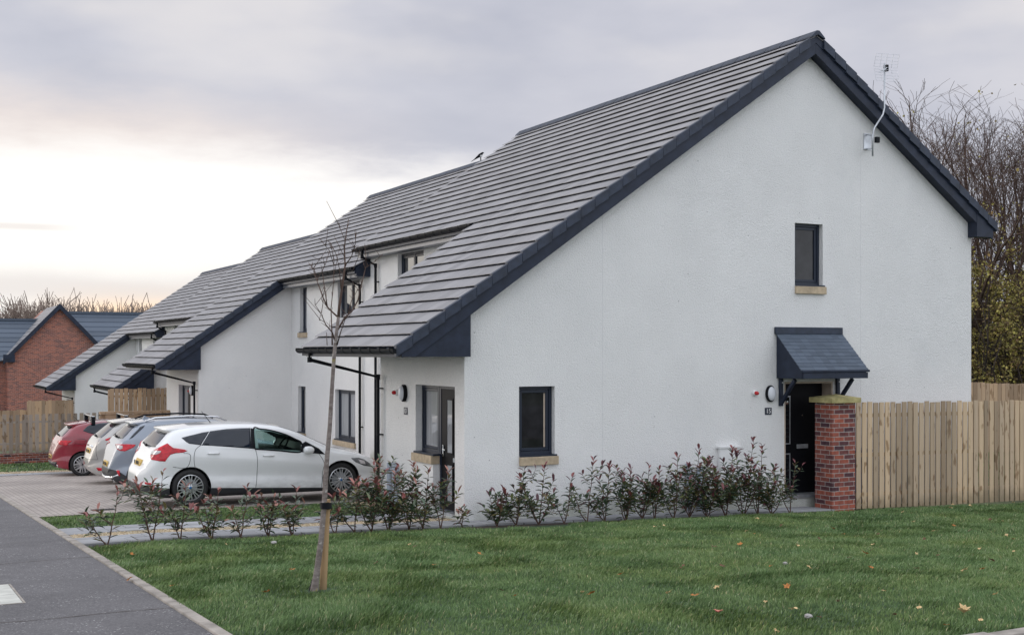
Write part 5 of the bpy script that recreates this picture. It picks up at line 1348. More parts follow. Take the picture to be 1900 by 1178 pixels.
def build_sapling():
    base = Vector((3.74, 11.2, h(3.74, 11.2))); d0 = FWD.dot(Vector((base.x, base.y, 0)))
    def Q(u, v, dd=0.): r = pix_dir(u, v); return Vector((0, 0, CAMZ)) + r * (d0 + dd)
    t = thing('sapling', 'slender bare young tree with lichen on its bark, tied to a stake on the lawn', 'tree', base)
    tp = [(583, 1096), (588, 1060), (596, 1000), (602, 930), (606, 860), (612, 790), (616, 720), (620, 660), (624, 620), (628, 588)]
    tm = MB().tube([Q(u, v + 6) for u, v in tp[:1]] + [Q(u, v) for u, v in tp], [.046, .040, .030, .027, .025, .023, .021, .019, .018, .016, .015], 12)
    obj('trunk', tm, 'sap_bark', t, True, recalc=False)
    a = lambda l: [(500 + x / 4.207, 360 + y / 4.207) for x, y in l]
    rn = random.Random(4); cr = MB()
    br = [(a([(538, 960), (545, 880), (565, 740), (580, 640), (590, 560), (585, 420), (600, 300), (618, 195)]), .021, 0, 0),
          (a([(540, 965), (500, 930), (450, 880), (415, 800), (390, 730), (360, 650), (340, 590), (305, 535)]), .013, 0, .25),
          (a([(512, 1150), (490, 1080), (440, 1020), (400, 930), (355, 862)]), .012, .02, -.3), (a([(490, 1178), (488, 1080), (480, 900), (500, 700), (505, 500)]), .011, .03, .3),
          (a([(503, 520), (490, 440), (470, 375)]), .006, .3, .35), (a([(505, 560), (465, 440), (390, 345)]), .006, .3, .2), (a([(452, 880), (430, 740), (412, 600), (440, 540), (470, 440)]), .008, .1, .4),
          (a([(532, 1060), (590, 960), (640, 920), (690, 830), (715, 720), (735, 640), (750, 575), (820, 530), (885, 470)]), .013, 0, .4), (a([(588, 560), (640, 490), (672, 380), (668, 285)]), .009, 0, -.3),
          (a([(585, 350), (555, 280), (540, 220)]), .005, 0, .1), (a([(528, 1178), (555, 1080), (590, 980), (625, 920)]), .010, 0, -.25), (a([(560, 760), (545, 580), (520, 470), (478, 385)]), .007, 0, -.25),
          (a([(650, 600), (690, 500), (705, 440)]), .005, -.2, -.3), (a([(612, 940), (640, 830), (660, 800), (690, 740), (668, 720)]), .006, .1, .2), (a([(450, 1178), (445, 1080)]), .006, .0, .05), (a([(405, 930), (418, 850), (402, 810)]), .005, -.2, -.2),
          (a([(430, 1000), (405, 985), (388, 985)]), .004, -.1, -.15), (a([(375, 650), (345, 580), (310, 575)]), .004, .2, .2)]
    for pts, r0, dz0, dz1 in br:
        n = len(pts); W = [Q(u, v, dz0 + (dz1 - dz0) * i / (n - 1)) for i, (u, v) in enumerate(pts)]
        cr.tube(W, [max(.0028, r0 * .72 * (1 - .8 * i / (n - 1))) for i in range(n)], 7)
        for i in range(1, n - 1):        # short spurs
            for _ in range(2):
                p = W[i].lerp(W[i + 1], rn.random()); e = p + (rvec(rn) * .6 + Vector((0, 0, .7))).normalized() * rn.uniform(.02, .09) * (3.2 if rn.random() < .22 else 1.); cr.tube([p, e], [.0034, .002], 4)
    obj('crown', cr, 'bark', t, True, recalc=False)
    s0 = Q(599.5, 1092, .10); s1 = Q(606.5, 926, .10)
    stk = thing('tree_stake', 'round wooden stake driven in beside the sapling trunk', 'stake', s0)
    obj('post', MB().tube([s0 + Vector((0, 0, -.15)), s0, s1], .036, 14), 'stake', stk)
    k0, k1 = Q(603, 938), Q(607, 938, .10); m_ = (k0 + k1) / 2
    tie = thing('tree_tie', 'black rubber strap holding the sapling to its stake', 'strap', m_)
    band = MB(); n = 28; prof = []
    ax = (k1 - k0).normalized(); sd = Vector((-ax.y, ax.x, 0)).normalized()
    for i in range(n):
        an = 2 * math.pi * i / n; c, s = math.cos(an), math.sin(an); prof.append(m_ + ax * (c * (.052 + (k1 - k0).length / 2)) + sd * s * .054)
    for zz, k in ((-.03, 1.), (.03, 1.), (.03, .9), (-.03, .9)): band.v += [tuple(m_ + (p - m_) * k + Vector((0, 0, zz))) for p in prof]
    for r in range(4):
        for i in range(n): band.f.append((r * n + i, r * n + (i + 1) % n, ((r + 1) % 4) * n + (i + 1) % n, ((r + 1) % 4) * n + i))
    obj('band', band, 'black', tie)
    obj('spacer', MB().box(m_.x - .025, m_.x + .03, m_.y - .03, m_.y + .03, m_.z - .032, m_.z + .032), 'black', tie)
    tg = MB().lathe([(.03, 0), (.036, .0), (.024, .10), (.012, .16)], Q(579, 1095, .02), (.2, 0, 1), 8); tag(obj('bark_guard', tg, 'black', t, recalc=False))

def grow(mb, rn, p, d, L, r, depth, spread, up, nmin, nmax, tips, seg=3, taper=.55, wob=.12, rmin=.005):
    pts = [p]; q = p; dd = d
    for i in range(seg):
        dd = (dd + rvec(rn) * wob + Vector((0, 0, up))).normalized(); q = q + dd * L / seg; pts.append(q)
    mb.tube(pts, [max(rmin, r * (1 - (1 - taper) * i / seg)) for i in range(seg + 1)], 6 if r > .06 else (4 if r > .018 else 3), cap=False)
    if depth == 0: tips.append((q, dd)); return
    for i in range(rn.randint(nmin, nmax)):
        f = 1. if i == 0 else rn.uniform(.3, 1.); s = f * seg; j = min(seg - 1, int(s)); b = pts[j].lerp(pts[j + 1], s - j)
        nd = (dd + rvec(rn) * (spread * (.45 if i == 0 else 1.) * (1.35 if depth <= 2 else 1.))).normalized()
        grow(mb, rn, b, nd, L * rn.uniform(.62, .86), r * taper * (.95 if i == 0 else rn.uniform(.55, .8)), depth - 1, spread, up, nmin, nmax, tips, max(2, seg - 1), taper, wob, rmin)

def bare_tree(label, x, y, hgt, seed, group, stems=5, depth=5, m='bark', spread=.5, thick=.13, fan=.55, up=.10, nn=(3, 4), z=None, leaves=0, lspan=(.3, .6), tr=.18, rmin=.006, wob=.14):
    rn = random.Random(seed); z = (h(min(x, 39.), y) if z is None else z); b = Vector((x, y, z)); t = thing('tree', label, 'tree', b, group)
    tm, cm, tips = MB(), MB(), []; top = b + Vector((rn.uniform(-.2, .2), 0, hgt * tr))
    tm.tube([b - Vector((0, 0, .3)), b + Vector((0, 0, hgt * tr * .4)), top], [thick * 1.25, thick, thick * .9], 8)
    for i in range(stems):
        a = 6.28 * i / stems + rn.uniform(-.4, .4); f = fan * rn.uniform(.35, 1.)
        d = Vector((math.cos(a) * f, math.sin(a) * f, 1)).normalized()
        grow(cm, rn, b + Vector((0, 0, hgt * tr * rn.uniform(.6, 1.))), d, hgt * rn.uniform(.24, .30), thick * rn.uniform(.45, .65), depth, spread, up, nn[0], nn[1], tips, 3, .58, wob, rmin)
    mz = float(np.percentile([v[2] for v in cm.v], 97.)) - z; k = hgt / mz
    sq = lambda q: q if q < .8 * hgt or rmin > .02 else .8 * hgt + (q - .8 * hgt) / (1 + (q - .8 * hgt) / (.30 * hgt))
    cm.v = [(b.x + (v[0] - b.x) * k, b.y + (v[1] - b.y) * k, z + sq((v[2] - z) * k)) for v in cm.v]; tm.v = [(v[0], v[1], z + (v[2] - z) * max(k, 1)) for v in tm.v]
    obj('trunk', tm, m, t, True, recalc=False); obj('crown', cm, m, t, False, recalc=False)
    if leaves:
        lm = MB(); sel = [Vector((b.x + (q.x - b.x) * k, b.y + (q.y - b.y) * k, z + sq((q.z - z) * k))) for q, _ in tips]; sel = [q for q in sel if (q.z - z) < hgt * lspan[1] or rn.random() < .05]
        for i in range(leaves):
            if not sel: break
            c = rn.choice(sel); p = c + rvec(rn) * rn.uniform(0, .35); d = (rvec(rn) + Vector((0, 0, -.4))).normalized(); s = rn.uniform(.06, .12); leaf(lm, p, d, rvec(rn), s, s * .75)
        obj('leaves', lm, 'autumn', t, recalc=False)
    return t

def leafy(label, x, y, hgt, rad, seed, nl, group, dens=1., m='autumn'):
    """twiggy hedge shrub still holding part of its yellow-green leaves in loose clumps"""
    rn = random.Random(seed); z = h(min(x, 39.), y); b = Vector((x, y, z)); t = thing('hedge_shrub', label, 'shrub', b, group)
    tw, lm = MB(), MB(); cl = []
    for i in range(int(26 * dens)):
        a = rn.uniform(0, 6.28); rr = rad * math.sqrt(rn.random()) * .55; p = b + Vector((math.cos(a) * rr, math.sin(a) * rr, 0)); H = hgt * rn.uniform(.45, 1.)
        e = Vector((math.cos(a), math.sin(a), 0)) * rn.uniform(.1, .55) * rad; pts = [p]
        bend = rvec(rn) * .55 * rad; bend.z = 0
        for q in (.25, .5, .75, 1): pts.append(p + e * q * q * 1.5 + bend * math.sin(q * 3.1) + Vector((rn.uniform(-.2, .2), rn.uniform(-.2, .2), H * (q - .25 * q ** 4))))
        tw.tube(pts, [.035, .028, .02, .013, .005], 4, cap=False)
        for s in range(9):
            q = rn.uniform(.1, 1) * 4; j = min(3, int(q)); o = pts[j].lerp(pts[j + 1], q - j); ee = o + (rvec(rn) + Vector((0, 0, .1))).normalized() * rn.uniform(.4, 1.4); mid = o.lerp(ee, .5) + rvec(rn) * .08
            tw.tube([o, mid, ee], [.012, .008, .003], 3, cap=False)
            for s2 in range(2):
                o2 = mid.lerp(ee, rn.random()); e2 = o2 + rvec(rn) * rn.uniform(.15, .5); tw.tube([o2, e2], [.006, .002], 3, cap=False)
            if rn.random() < .6: cl.append(ee)
    for i in range(nl):
        c = rn.choice(cl); hrel = (c.z - z) / hgt
        if rn.random() > .30 + hrel * .9: continue
        p = c + rvec(rn) * rn.uniform(0, .42); d = (rvec(rn) + Vector((0, 0, -.5))).normalized(); s = rn.uniform(.06, .115); leaf(lm, p, d, rvec(rn), s, s * .75)
    obj('stems', tw, 'twig', t, recalc=False); obj('foliage', lm, m, t, recalc=False)
    return t

def at(u, d): r = pix_dir(u, 650); return r.x * d, r.y * d

def build_trees():
    T = [(1796, 45, 13.3, 5, 'tall bare tree with fanned branches directly right of the gable', 13, .60, .22, 1.3, .065, (3, 3), 1500),
         (1893, 47, 13.9, 8, 'tall bare tree at the right edge behind the plank fence', 9, .58, .22, .9, .09, (3, 3), 1800),
         (1848, 51, 12.2, 13, 'bare tree standing behind and between the two tall ones', 6, .6, .18, .85, .08, (3, 3), 0),
         (1748, 48, 8.2, 17, 'shorter bare tree showing just above the gable roof slope', 6, .6, .16, 1., .07, (3, 3), 0),
         (1965, 46, 11.6, 19, 'bare tree just beyond the right edge of the view', 6, .55, .18, .8, .1, (3, 3), 200)]
    for u, d, hg, sd, lab, sn, sp_, th, fn, up_, nn_, lv in T:
        x, y = at(u, d); bare_tree(lab, x, y, hg, sd, 'trees behind the plank fence', stems=sn, depth=5, spread=sp_, thick=th, fan=fn, up=up_, nn=nn_, leaves=lv, lspan=(.3, .62), tr=.2, rmin=.0058, wob=.2)
    S = [(1820, 37.5, 5.4, 2.2, 'yellow-green shrub against the house corner'), (1862, 38.5, 6.2, 2.4, 'tall yellow-green shrub in the middle of the right hedge'), (1905, 37, 6.0, 2.3, 'yellow-green shrub at the right edge'), (1838, 41, 6.6, 2.6, 'tall twiggy shrub behind the yellow-green ones'),
         (1885, 42, 7.0, 2.6, 'tallest twiggy shrub below the right bare tree'), (1790, 41, 5.8, 2.4, 'twiggy shrub half hidden behind the house corner'), (1935, 40, 6.4, 2.5, 'twiggy shrub just out at the right edge')]
    for i, (u, d, hg, rd, lab) in enumerate(S):
        x, y = at(u, d + 4.5); leafy(lab, x, y, hg + 2.5, rd * 1.2, 50 + i, 12000, 'hedge shrubs behind the plank fence')
    # dense dark undergrowth behind: nobody could count it
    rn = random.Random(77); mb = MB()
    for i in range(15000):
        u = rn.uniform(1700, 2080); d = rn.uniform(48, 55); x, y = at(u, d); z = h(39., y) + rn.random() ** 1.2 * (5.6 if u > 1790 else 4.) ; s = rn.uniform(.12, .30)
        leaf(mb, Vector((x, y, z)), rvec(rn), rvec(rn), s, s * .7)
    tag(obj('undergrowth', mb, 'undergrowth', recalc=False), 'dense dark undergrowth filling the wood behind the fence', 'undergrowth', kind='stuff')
    # distant row of bare trees beyond the brick house
    V = []
    for k in range(4):
        V.append(bare_tree('bare tree in the distant row on the left skyline', *at(15 + 70 * k, 118 + 3 * k), 11.5 - k * .25, 200 + k, 'bare trees on the left skyline', stems=7, depth=4, spread=.55, thick=.16, fan=.5, up=.10, nn=(3, 4), m='bark_hazed', z=-4.6, tr=.15, rmin=.024))
    rn = random.Random(9)
    for i, u in enumerate((-60, -25, 38, 60, 100, 122, 142, 175, 200, 240, 268, 290, 320, 350, 225, 255, -5, 20, 50, 90, 72, 112, 152, 165, 188, 212, 235, 278, 305)):
        c = copy_tree(V[i % 4]); x, y = at(u, rn.uniform(108, 135)); c.location = (x, y, -4.6); c.rotation_euler = (0, 0, rn.uniform(0, 6.28)); s = rn.uniform(.82, 1.08) * (1. if u < 130 else .92); c.scale = (s, s, s)
    rn = random.Random(78); mb = MB()
    for i in range(9000):
        u = rn.uniform(-120, 420); d = rn.uniform(112, 140); x, y = at(u, d); z = -4.8 + rn.random() ** 1.4 * 9.0; q = Vector((x, y, z)); e = q + (rvec(rn) * .5 + Vector((0, 0, 1))).normalized() * rn.uniform(.5, 1.6); mb.bar(q, e, .025, .025)
    tag(obj('far_brushwood', mb, 'bark_hazed', recalc=False), 'distant brushwood between the bare trees on the left skyline', 'brushwood', kind='stuff')

def fallen_leaves():
    rn = random.Random(21)
    def lobed(seed, s):
        r2 = random.Random(seed); mb = MB(); n = 10; c = Vector((0, 0, .012)); ring_ = []
        for k in range(n):
            a = 6.28 * k / n; q = s * (1. if k % 2 == 0 else .55) * r2.uniform(.75, 1.15); ring_.append(Vector((math.cos(a) * q, math.sin(a) * q * .8, r2.uniform(0, .55) * s)))
        mb.add([c] + ring_, [(0, 1 + k, 1 + (k + 1) % n) for k in range(n)]); mb.tube([c, c + Vector((-s * 1.3, 0, .01))], [.002, .001], 4); return mb
    protos = []
    for i in range(6):
        m = ('leaf_orange', 'leaf_tan', 'leaf_brown')[i % 3]; o = obj('fallen_leaf', lobed(i, .05), m, recalc=False, loc=(0, 0, 0)); protos.append(o)
    L = {0: 'orange autumn leaf lying on the green lawn', 1: 'pale tan autumn leaf lying on the green lawn', 2: 'dark brown autumn leaf lying on the green lawn'}
    Gp = {0: 'orange leaves on the lawn', 1: 'tan leaves on the lawn', 2: 'brown leaves on the lawn'}
    ids = [(318, 1087, 0), (806, 1048, 0), (543, 1057, 0), (1268, 1051, 2), (1500, 1052, 1), (1615, 1053, 0), (1620, 1010, 1), (1618, 1020, 2), (1605, 1026, 0), (1564, 991, 0), (1545, 980, 0), (1630, 991, 2), (1702, 1055, 2), (1694, 968, 1), (1700, 1027, 1), (1740, 1030, 2), (1822, 1056, 0), (1790, 1058, 1), (1818, 1018, 1), (1868, 992, 1), (1880, 1000, 0), (1882, 1022, 1), (1848, 1102, 0), (1640, 1096, 1), (1706, 1127, 1), (1757, 1160, 0), (1660, 1140, 2), (1820, 1150, 1), (1860, 966, 1), (1838, 964, 2), (1768, 936, 1), (1800, 938, 1), (1764, 942, 1), (1675, 950, 1), (1692, 952, 2), (1790, 930, 0), (1880, 932, 1), (1240, 1100, 1), (1098, 1102, 0), (1080, 1098, 1), (1150, 1066, 0), (1215, 977, 1), (1232, 975, 1), (1385, 985, 1), (1400, 990, 0), (1325, 1015, 2), (1405, 962, 1), (1330, 1090, 1), (1440, 1170, 1), (930, 1095, 2), (955, 1105, 0), (890, 1028, 0), (698, 1044, 2), (760, 1010, 1), (770, 1014, 2), (245, 1028, 0), (242, 1074, 0), (495, 1098, 0), (420, 1010, 1), (1430, 1050, 0), (1420, 1116, 1), (1475, 1130, 1), (1555, 1115, 2), (1520, 1145, 2), (1290, 1105, 0), (1340, 1050, 2), (1520, 1000, 2), (1450, 975, 2), (1372, 1010, 0), (1480, 1012, 1), (1715, 1000, 2), (1732, 985, 1), (1770, 975, 0), (1800, 985, 2), (1840, 1040, 2), (1575, 1035, 2), (1460, 1088, 0)]
    used = set()
    for u, v, k in ids:
        d0 = pix_dir(u, v); p = Vector((0, 0, CAMZ)) + d0 * 5; tt = 5.
        for _ in range(40):
            e = p.z - (h(p.x, p.y) + .035); tt += e / (-d0.z - .0485 * d0.y + 1e-6) * .9; p = Vector((0, 0, CAMZ)) + d0 * tt
        src = protos[k + (3 if rn.random() < .5 else 0)]
        o = src if src not in used else src.copy()
        if src in used: COL.objects.link(o)
        used.add(src); o.location = p; o.rotation_euler = (rn.uniform(-.5, .5), rn.uniform(-.5, .5), rn.uniform(0, 6.28)); s = rn.uniform(.5, 1.0); o.scale = (s, s, s)
        tag(o, L[k], 'leaf', Gp[k])
    for o in protos:
        if o not in used: bpy.data.objects.remove(o)
    def place(u, v): 
        d0 = pix_dir(u, v); tt = 8.
        for _ in range(40):
            p = Vector((0, 0, CAMZ)) + d0 * tt; tt += (p.z - (h(p.x, p.y) + .03)) / (-d0.z - .0485 * d0.y) * .9
        return p
    p = place(1788, 1137); mb = MB()
    for i in range(9):
        a = 6.28 * i / 9; leaf(mb, p, Vector((math.cos(a), math.sin(a) * .7, rn.uniform(.5, 1.3))).normalized(), Vector((0, 0, 1)), rn.uniform(.06, .10), .035)
    tag(obj('dried_leaf_cluster', mb, 'leaf_tan', recalc=False, loc=p), 'large pale dried leaf cluster standing upright at the lower right of the lawn', 'leaf')
    p = place(1333, 1136); mb = MB()
    for i in range(6):
        a = i * 1.05; leaf(mb, p, Vector((math.cos(a), math.sin(a) * .7, rn.uniform(.2, .8))).normalized(), Vector((0, 0, 1)), rn.uniform(.03, .055), .035)
    tag(obj('pink_leaf_cluster', mb, 'pink', recalc=False, loc=p), 'bright pinkish red fallen leaf in the middle of the lower lawn', 'leaf')
    for (u, v, s, lab) in ((1457, 1044, .026, 'small pale stone lying on the lawn below the gable door'), (1500, 1142, .032, 'pinkish grey stone at the lower right of the lawn'), (508, 1006, .035, 'flat grey stone on the soil bed left of the sapling')):
        p = place(u, v); bm = bmesh.new(); bmesh.ops.create_icosphere(bm, subdivisions=2, radius=s); r2 = random.Random(u)
        for vv in bm.verts: vv.co = Vector((vv.co.x * 1.2, vv.co.y, vv.co.z * .6)) * r2.uniform(.82, 1.12)
        mb = MB(); bm.verts.ensure_lookup_table(); mb.v = [tuple(vv.co + p) for vv in bm.verts]; mb.f = [tuple(q.index for q in f.verts) for f in bm.faces]; bm.free()
        tag(obj('stone', mb, 'pebble', loc=p), lab, 'stone')

# ---------------------------------------------------------------- fences and walls
def plank_fence(label, x0, x1, y, top0, top1, m, bw, gap, double=False, rails=(.2, .5, .85), post=1.8, base=None, ragged=.018, seed=3, group=None, under=0., thing_name='plank_fence', face=-1):
    rn = random.Random(seed); z0 = h(min(x0, 38), y) if base is None else base
    t = thing(thing_name, label, 'fence', ((x0 + x1) / 2, y, z0), group); bm_ = MB(); x = x0; i = 0
    topz = lambda q: top0 + (top1 - top0) * (q - x0) / (x1 - x0)
    botz = lambda q: (h(min(q, 38), y) if base is None else base) - under
    while x < x1:
        b = min(x + bw + rn.uniform(-.003, .003), x1); k = rn.uniform(-ragged, ragged); dy = face * .035
        ya = y + dy + rn.uniform(-.003, .003)
        bm_.box(x, b, min(ya, ya + face * .02), max(ya, ya + face * .02), botz(x) - .02, topz(x) + k); x = b + gap; i += 1
    obj('boards', bm_, m, t)
    if double:
        bm2 = MB(); x = x0 + (bw + gap) / 2 * (1 if gap > .04 else 0) + (0 if gap > .04 else double)
        while x < x1:
            b = min(x + bw, x1); bm2.box(x, b, y + .04, y + .06, botz(x), topz(x) + rn.uniform(-.01, .01)); x = b + gap
        obj('boards', bm2, m, t)
    for r in rails:
        za = botz(x0) + (topz(x0) - botz(x0)) * r; zb = botz(x1) + (topz(x1) - botz(x1)) * r
        obj('rail', MB().bar((x0, y, za), (x1, y, zb), .05, .07), m, t)
    n = max(1, int(round((x1 - x0) / post)))
    for i in range(n + 1):
        px_ = x0 + (x1 - x0) * i / n; obj('post', MB().box(px_ - .045, px_ + .045, y + .03 - face * .0, y + .12, botz(px_) - .3, topz(px_) - .03), m, t)
    return t

def build_fences():
    # brick pier
    x0, x1, ya, yb = 15.37, 15.92, 16.80, 17.26; zb = h(15.6, 16.8)
    t = thing('brick_pier', 'square red brick gate pier with a weathered flat cap beside the plank fence', 'pier', (15.645, 17.03, zb))
    obj('shaft', MB().box(x0, x1, ya, yb, zb - .3, 1.745), 'brick', t, bevel=.004)
    c = MB(); e = .075
    c.box(x0 - e, x1 + e, ya - e, yb + e, 1.747, 1.835); mx, my = (x0 + x1) / 2, (ya + yb) / 2
    c.add([(x0 - e, ya - e, 1.836), (x1 + e, ya - e, 1.836), (x1 + e, yb + e, 1.836), (x0 - e, yb + e, 1.836), (mx, my, 1.90)], [(0, 1, 4), (1, 2, 4), (2, 3, 4), (3, 0, 4), (3, 2, 1, 0)])
    obj('cap', c, 'cap', t)
    plank_fence('tall close-boarded plank fence running right from the brick pier', 15.94, 26., 17.0, 1.73, 1.64, 'fence', .110, .036, double=4.2, rails=(.12, .5, .88), seed=3)
    plank_fence('pale plank fence at the back, glimpsed right of the gable', 25., 48., 26.3, 1.82, 1.30, 'fence_new', .16, .018, rails=(.55, .78), seed=4)
    b = thing('wheelie_bin', 'blue bin behind the plank fence, seen only through its gaps', 'bin', (16.35, 17.29, -.22))
    obj('tub', MB().prism([(16.12, -.15), (16.58, -.15), (16.64, .78), (16.06, .78)], 'y', 17.12, 17.46), 'blue', b, bevel=.02); obj('lid', MB().box(16.04, 16.66, 17.11, 17.47, .785, .85), 'blue', b, bevel=.02)
    obj('wheel', MB().lathe([(0, 0), (.08, 0), (.08, .05), (0, .05)], (16.10, 17.44, -.14), (-1, 0, 0), 18), 'black', b); obj('wheel', MB().lathe([(0, 0), (.08, 0), (.08, .05), (0, .05)], (16.60, 17.44, -.14), (1, 0, 0), 18), 'black', b)
    # by the drive
    plank_fence('tall gapped plank fence against the white gable beyond the cars', 6.85, 8.98, 41.4, 1.44, 1.44, 'fence_new', .125, .022, rails=(.2, .6, .9), base=-1.0, seed=5, post=2.1)
    plank_fence('lower plank fence with a broad top rail behind the red car', 6.25, 8.50, 39.3, .70, .70, 'fence_new', .125, .03, rails=(.3, .7), base=-.95, seed=6, post=1.1, face=1)
    obj('top_rail', MB().box(6.2, 8.55, 39.2, 39.42, .72, .80), 'fence_new', [o for o in COL.objects if o.get('label', '').startswith('lower plank')][0])
    obj('face_rail', MB().box(6.34, 8.45, 39.235, 39.262, .50, .70), 'fence_new', [o for o in COL.objects if o.get('label', '').startswith('lower plank')][0])
    z = h(5., 46.)
    w = thing('garden_wall', 'low brick wall carrying the grey picket fence', 'wall', (5.5, 46.05, z)); obj('brickwork', MB().box(2.5, 9.5, 46., 46.22, z - .4, -.98), 'brick', w); obj('coping', MB().box(2.48, 9.52, 45.97, 46.25, -.978, -.93), 'brick', w)
    plank_fence('weathered grey picket fence with wide gaps standing on a low brick wall', 2.5, 9.4, 46.12, .44, .44, 'fence_grey', .13, .085, rails=(.25, .8), base=-.93, seed=7, post=2.3)
    plank_fence('brown close-boarded fence panel in front of the brick house', 6.3, 8.25, 60., .38, .38, 'fence_new', .14, .006, rails=(.3, .92), base=-1.9, seed=8, post=1.9)
    plank_fence('lower brown fence left of the close-boarded panel', 3.2, 6.25, 60.4, -.05, -.05, 'fence_new', .14, .006, rails=(.3, .9), base=-1.9, seed=9, post=1.9)

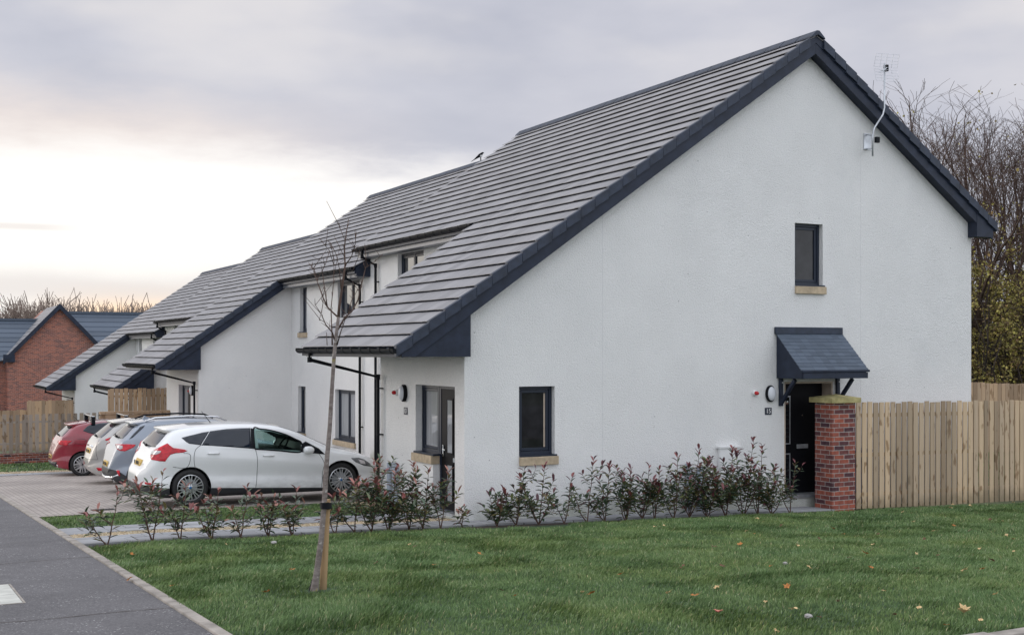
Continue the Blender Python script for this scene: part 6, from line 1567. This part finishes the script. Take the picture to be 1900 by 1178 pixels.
# ---------------------------------------------------------------- sky, sun, camera
def build_world():
    w = bpy.data.worlds.new('World'); C.world = w; w.use_nodes = True; nt = w.node_tree; nt.nodes.clear()
    out = N(nt, 'ShaderNodeOutputWorld'); bg = N(nt, 'ShaderNodeBackground'); nt.links.new(bg.outputs[0], out.inputs[0])
    sky = N(nt, 'ShaderNodeTexSky', sky_type='NISHITA'); sky.sun_disc = False; sky.sun_elevation = R(9); sky.sun_rotation = R(-38); sky.dust_density = 2.
    tc = N(nt, 'ShaderNodeTexCoord'); v = tc.outputs['Generated']; sp = N(nt, 'ShaderNodeSeparateXYZ'); nt.links.new(v, sp.inputs[0])
    el = mathn(nt, 'MULTIPLY', mathn(nt, 'ARCSINE', sp.outputs['Z']), 57.296)
    az = mathn(nt, 'MULTIPLY', mathn(nt, 'ARCTAN2', sp.outputs['X'], sp.outputs['Y']), 57.296)       # degrees from +Y towards +X
    cv = N(nt, 'ShaderNodeCombineXYZ'); nt.links.new(mathn(nt, 'MULTIPLY', az, .062), cv.inputs[0]); nt.links.new(mathn(nt, 'MULTIPLY', el, .16), cv.inputs[1])
    n1 = noise(nt, cv.outputs[0], 1.5, 5, .5); cv2 = mapping(nt, cv.outputs[0], (1, 1, 1), (0, 0, R(14)), (3.1, 1.7, 0)); n2 = noise(nt, cv2, 1., 4, .5); n3 = noise(nt, mapping(nt, cv.outputs[0], (1.6, 2.2, 1), loc=(7, 3, 1)), 1.5, 5, .6)
    # grey cloud deck
    cloud = ramp(nt, n1, [(.25, (.505, .52, .60)), (.50, (.59, .597, .668)), (.75, (.705, .695, .738))])
    pale = mathn(nt, 'MULTIPLY', smooth(nt, n2, .45, .68), smooth(nt, el, 9., 16.)); cloud = mixc(nt, mathn(nt, 'MULTIPLY', pale, .75), cloud, (.80, .77, .77))
    # bright gap under the deck, towards the sunrise
    edge = mathn(nt, 'ADD', mathn(nt, 'SUBTRACT', 9.2, mathn(nt, 'MULTIPLY', az, .035)), mathn(nt, 'MULTIPLY', mathn(nt, 'SUBTRACT', n3, .5), 3.2))
    dlt = mathn(nt, 'SUBTRACT', el, edge)
    gap = smooth(nt, dlt, 1.5, -1.2); glow = smooth(nt, dlt, 4.2, .2)
    azm = mathn(nt, 'MULTIPLY', smooth(nt, az, -95., -50.), smooth(nt, az, 34., 21.))
    glow = mathn(nt, 'MULTIPLY', glow, smooth(nt, az, 26., 8.))
    cloud = mixc(nt, mathn(nt, 'MULTIPLY', glow, .75), cloud, (.93, .815, .745))
    bright = ramp(nt, mathn(nt, 'DIVIDE', el, 10.), [(.0, (.98, .93, .88)), (.16, (1.0, .97, .93)), (.36, (1.05, 1.02, .98)), (.8, (1.08, 1.05, 1.02)), (1., (1.0, .96, .93))])
    warm = mathn(nt, 'MULTIPLY', smooth(nt, el, 3.3, 1.4), mathn(nt, 'MULTIPLY', smooth(nt, az, 5., 9.5), smooth(nt, az, 17., 12.))); bright = mixc(nt, mathn(nt, 'MULTIPLY', warm, .8), bright, (1.25, .82, .46))
    # thin grey streak low down
    st = mathn(nt, 'MULTIPLY', mathn(nt, 'MULTIPLY', smooth(nt, mathn(nt, 'ADD', el, mathn(nt, 'MULTIPLY', mathn(nt, 'SUBTRACT', n1, .5), 2.)), 4.0, 2.9), smooth(nt, el, 1.7, 2.7)), smooth(nt, az, -8., 0.)); bright = mixc(nt, mathn(nt, 'MULTIPLY', st, .6), bright, (.75, .70, .69))
    s2 = mathn(nt, 'MULTIPLY', mathn(nt, 'MULTIPLY', smooth(nt, el, 5.6, 5.45), smooth(nt, el, 5.2, 5.35)), smooth(nt, az, 8.5, 6.2)); bright = mixc(nt, mathn(nt, 'MULTIPLY', s2, .5), bright, (.78, .71, .68))
    c = mixc(nt, mathn(nt, 'MULTIPLY', gap, azm), cloud, bright)
    c = mixc(nt, mathn(nt, 'MULTIPLY', smooth(nt, az, -12., -40.), mathn(nt, 'MULTIPLY', gap, azm)), c, (1.5, 1.43, 1.36))
    # thinner, brighter, bluer cloud overhead and behind the camera
    front = smooth(nt, sp.outputs['Y'], -.15, .45); upm = smooth(nt, el, 20., 48.)
    dome = ramp(nt, n2, [(.3, (DOME[0] * .8, DOME[1] * .8, DOME[2] * .8)), (.7, (DOME[0] * 1.15, DOME[1] * 1.15, DOME[2] * 1.15))])
    c = mixc(nt, mathn(nt, 'MAXIMUM', upm, mathn(nt, 'SUBTRACT', 1., front)), c, dome)
    nt.links.new(mixc(nt, 1., c, mixc(nt, 1., sky.outputs[0], (.004, .0045, .0055), 'MULTIPLY'), 'ADD'), bg.inputs['Color']); bg.inputs['Strength'].default_value = 1.
    sl = bpy.data.lights.new('sun', 'SUN'); sl.energy = SUN; sl.angle = R(25); sl.color = (1., .92, .85); so = bpy.data.objects.new('sun', sl); COL.objects.link(so)
    a, e = R(-38), R(12); dv = Vector((math.sin(a) * math.cos(e), math.cos(a) * math.cos(e), math.sin(e))); so.rotation_euler = dv.to_track_quat('Z', 'Y').to_euler(); so.location = (-30, 20, 30)

DOME = (1.26, 1.31, 1.42); SUN = .85
def build_camera():
    cd = bpy.data.cameras.new('camera'); cd.sensor_width = 36; cd.lens = 36 * FPX / 1900; cd.shift_y = 61 / 1900; cd.clip_end = 2000; cd.clip_start = .1
    co = bpy.data.objects.new('camera', cd); COL.objects.link(co); co.location = (0, 0, CAMZ); co.rotation_euler = (R(90), 0, -math.atan2(FWD.x, FWD.y)); C.camera = co
    C.view_settings.view_transform = 'Standard'; C.view_settings.look = 'None'; C.view_settings.exposure = 0; C.view_settings.gamma = 1

def main():
    build_mats(); M['gravel_base'] = mat('gravel_bed', (.40, .31, .20), .95, var=.35, scale=45, bump=.8, bscale=60, bdist=.02)
    build_camera(); build_world(); build_ground(); build_houses(); fittings(); build_brickhouse(); build_fences(); build_cars()
    build_shrubs(); build_sapling(); build_trees(); build_gravel(); fallen_leaves(); build_grass()
main()
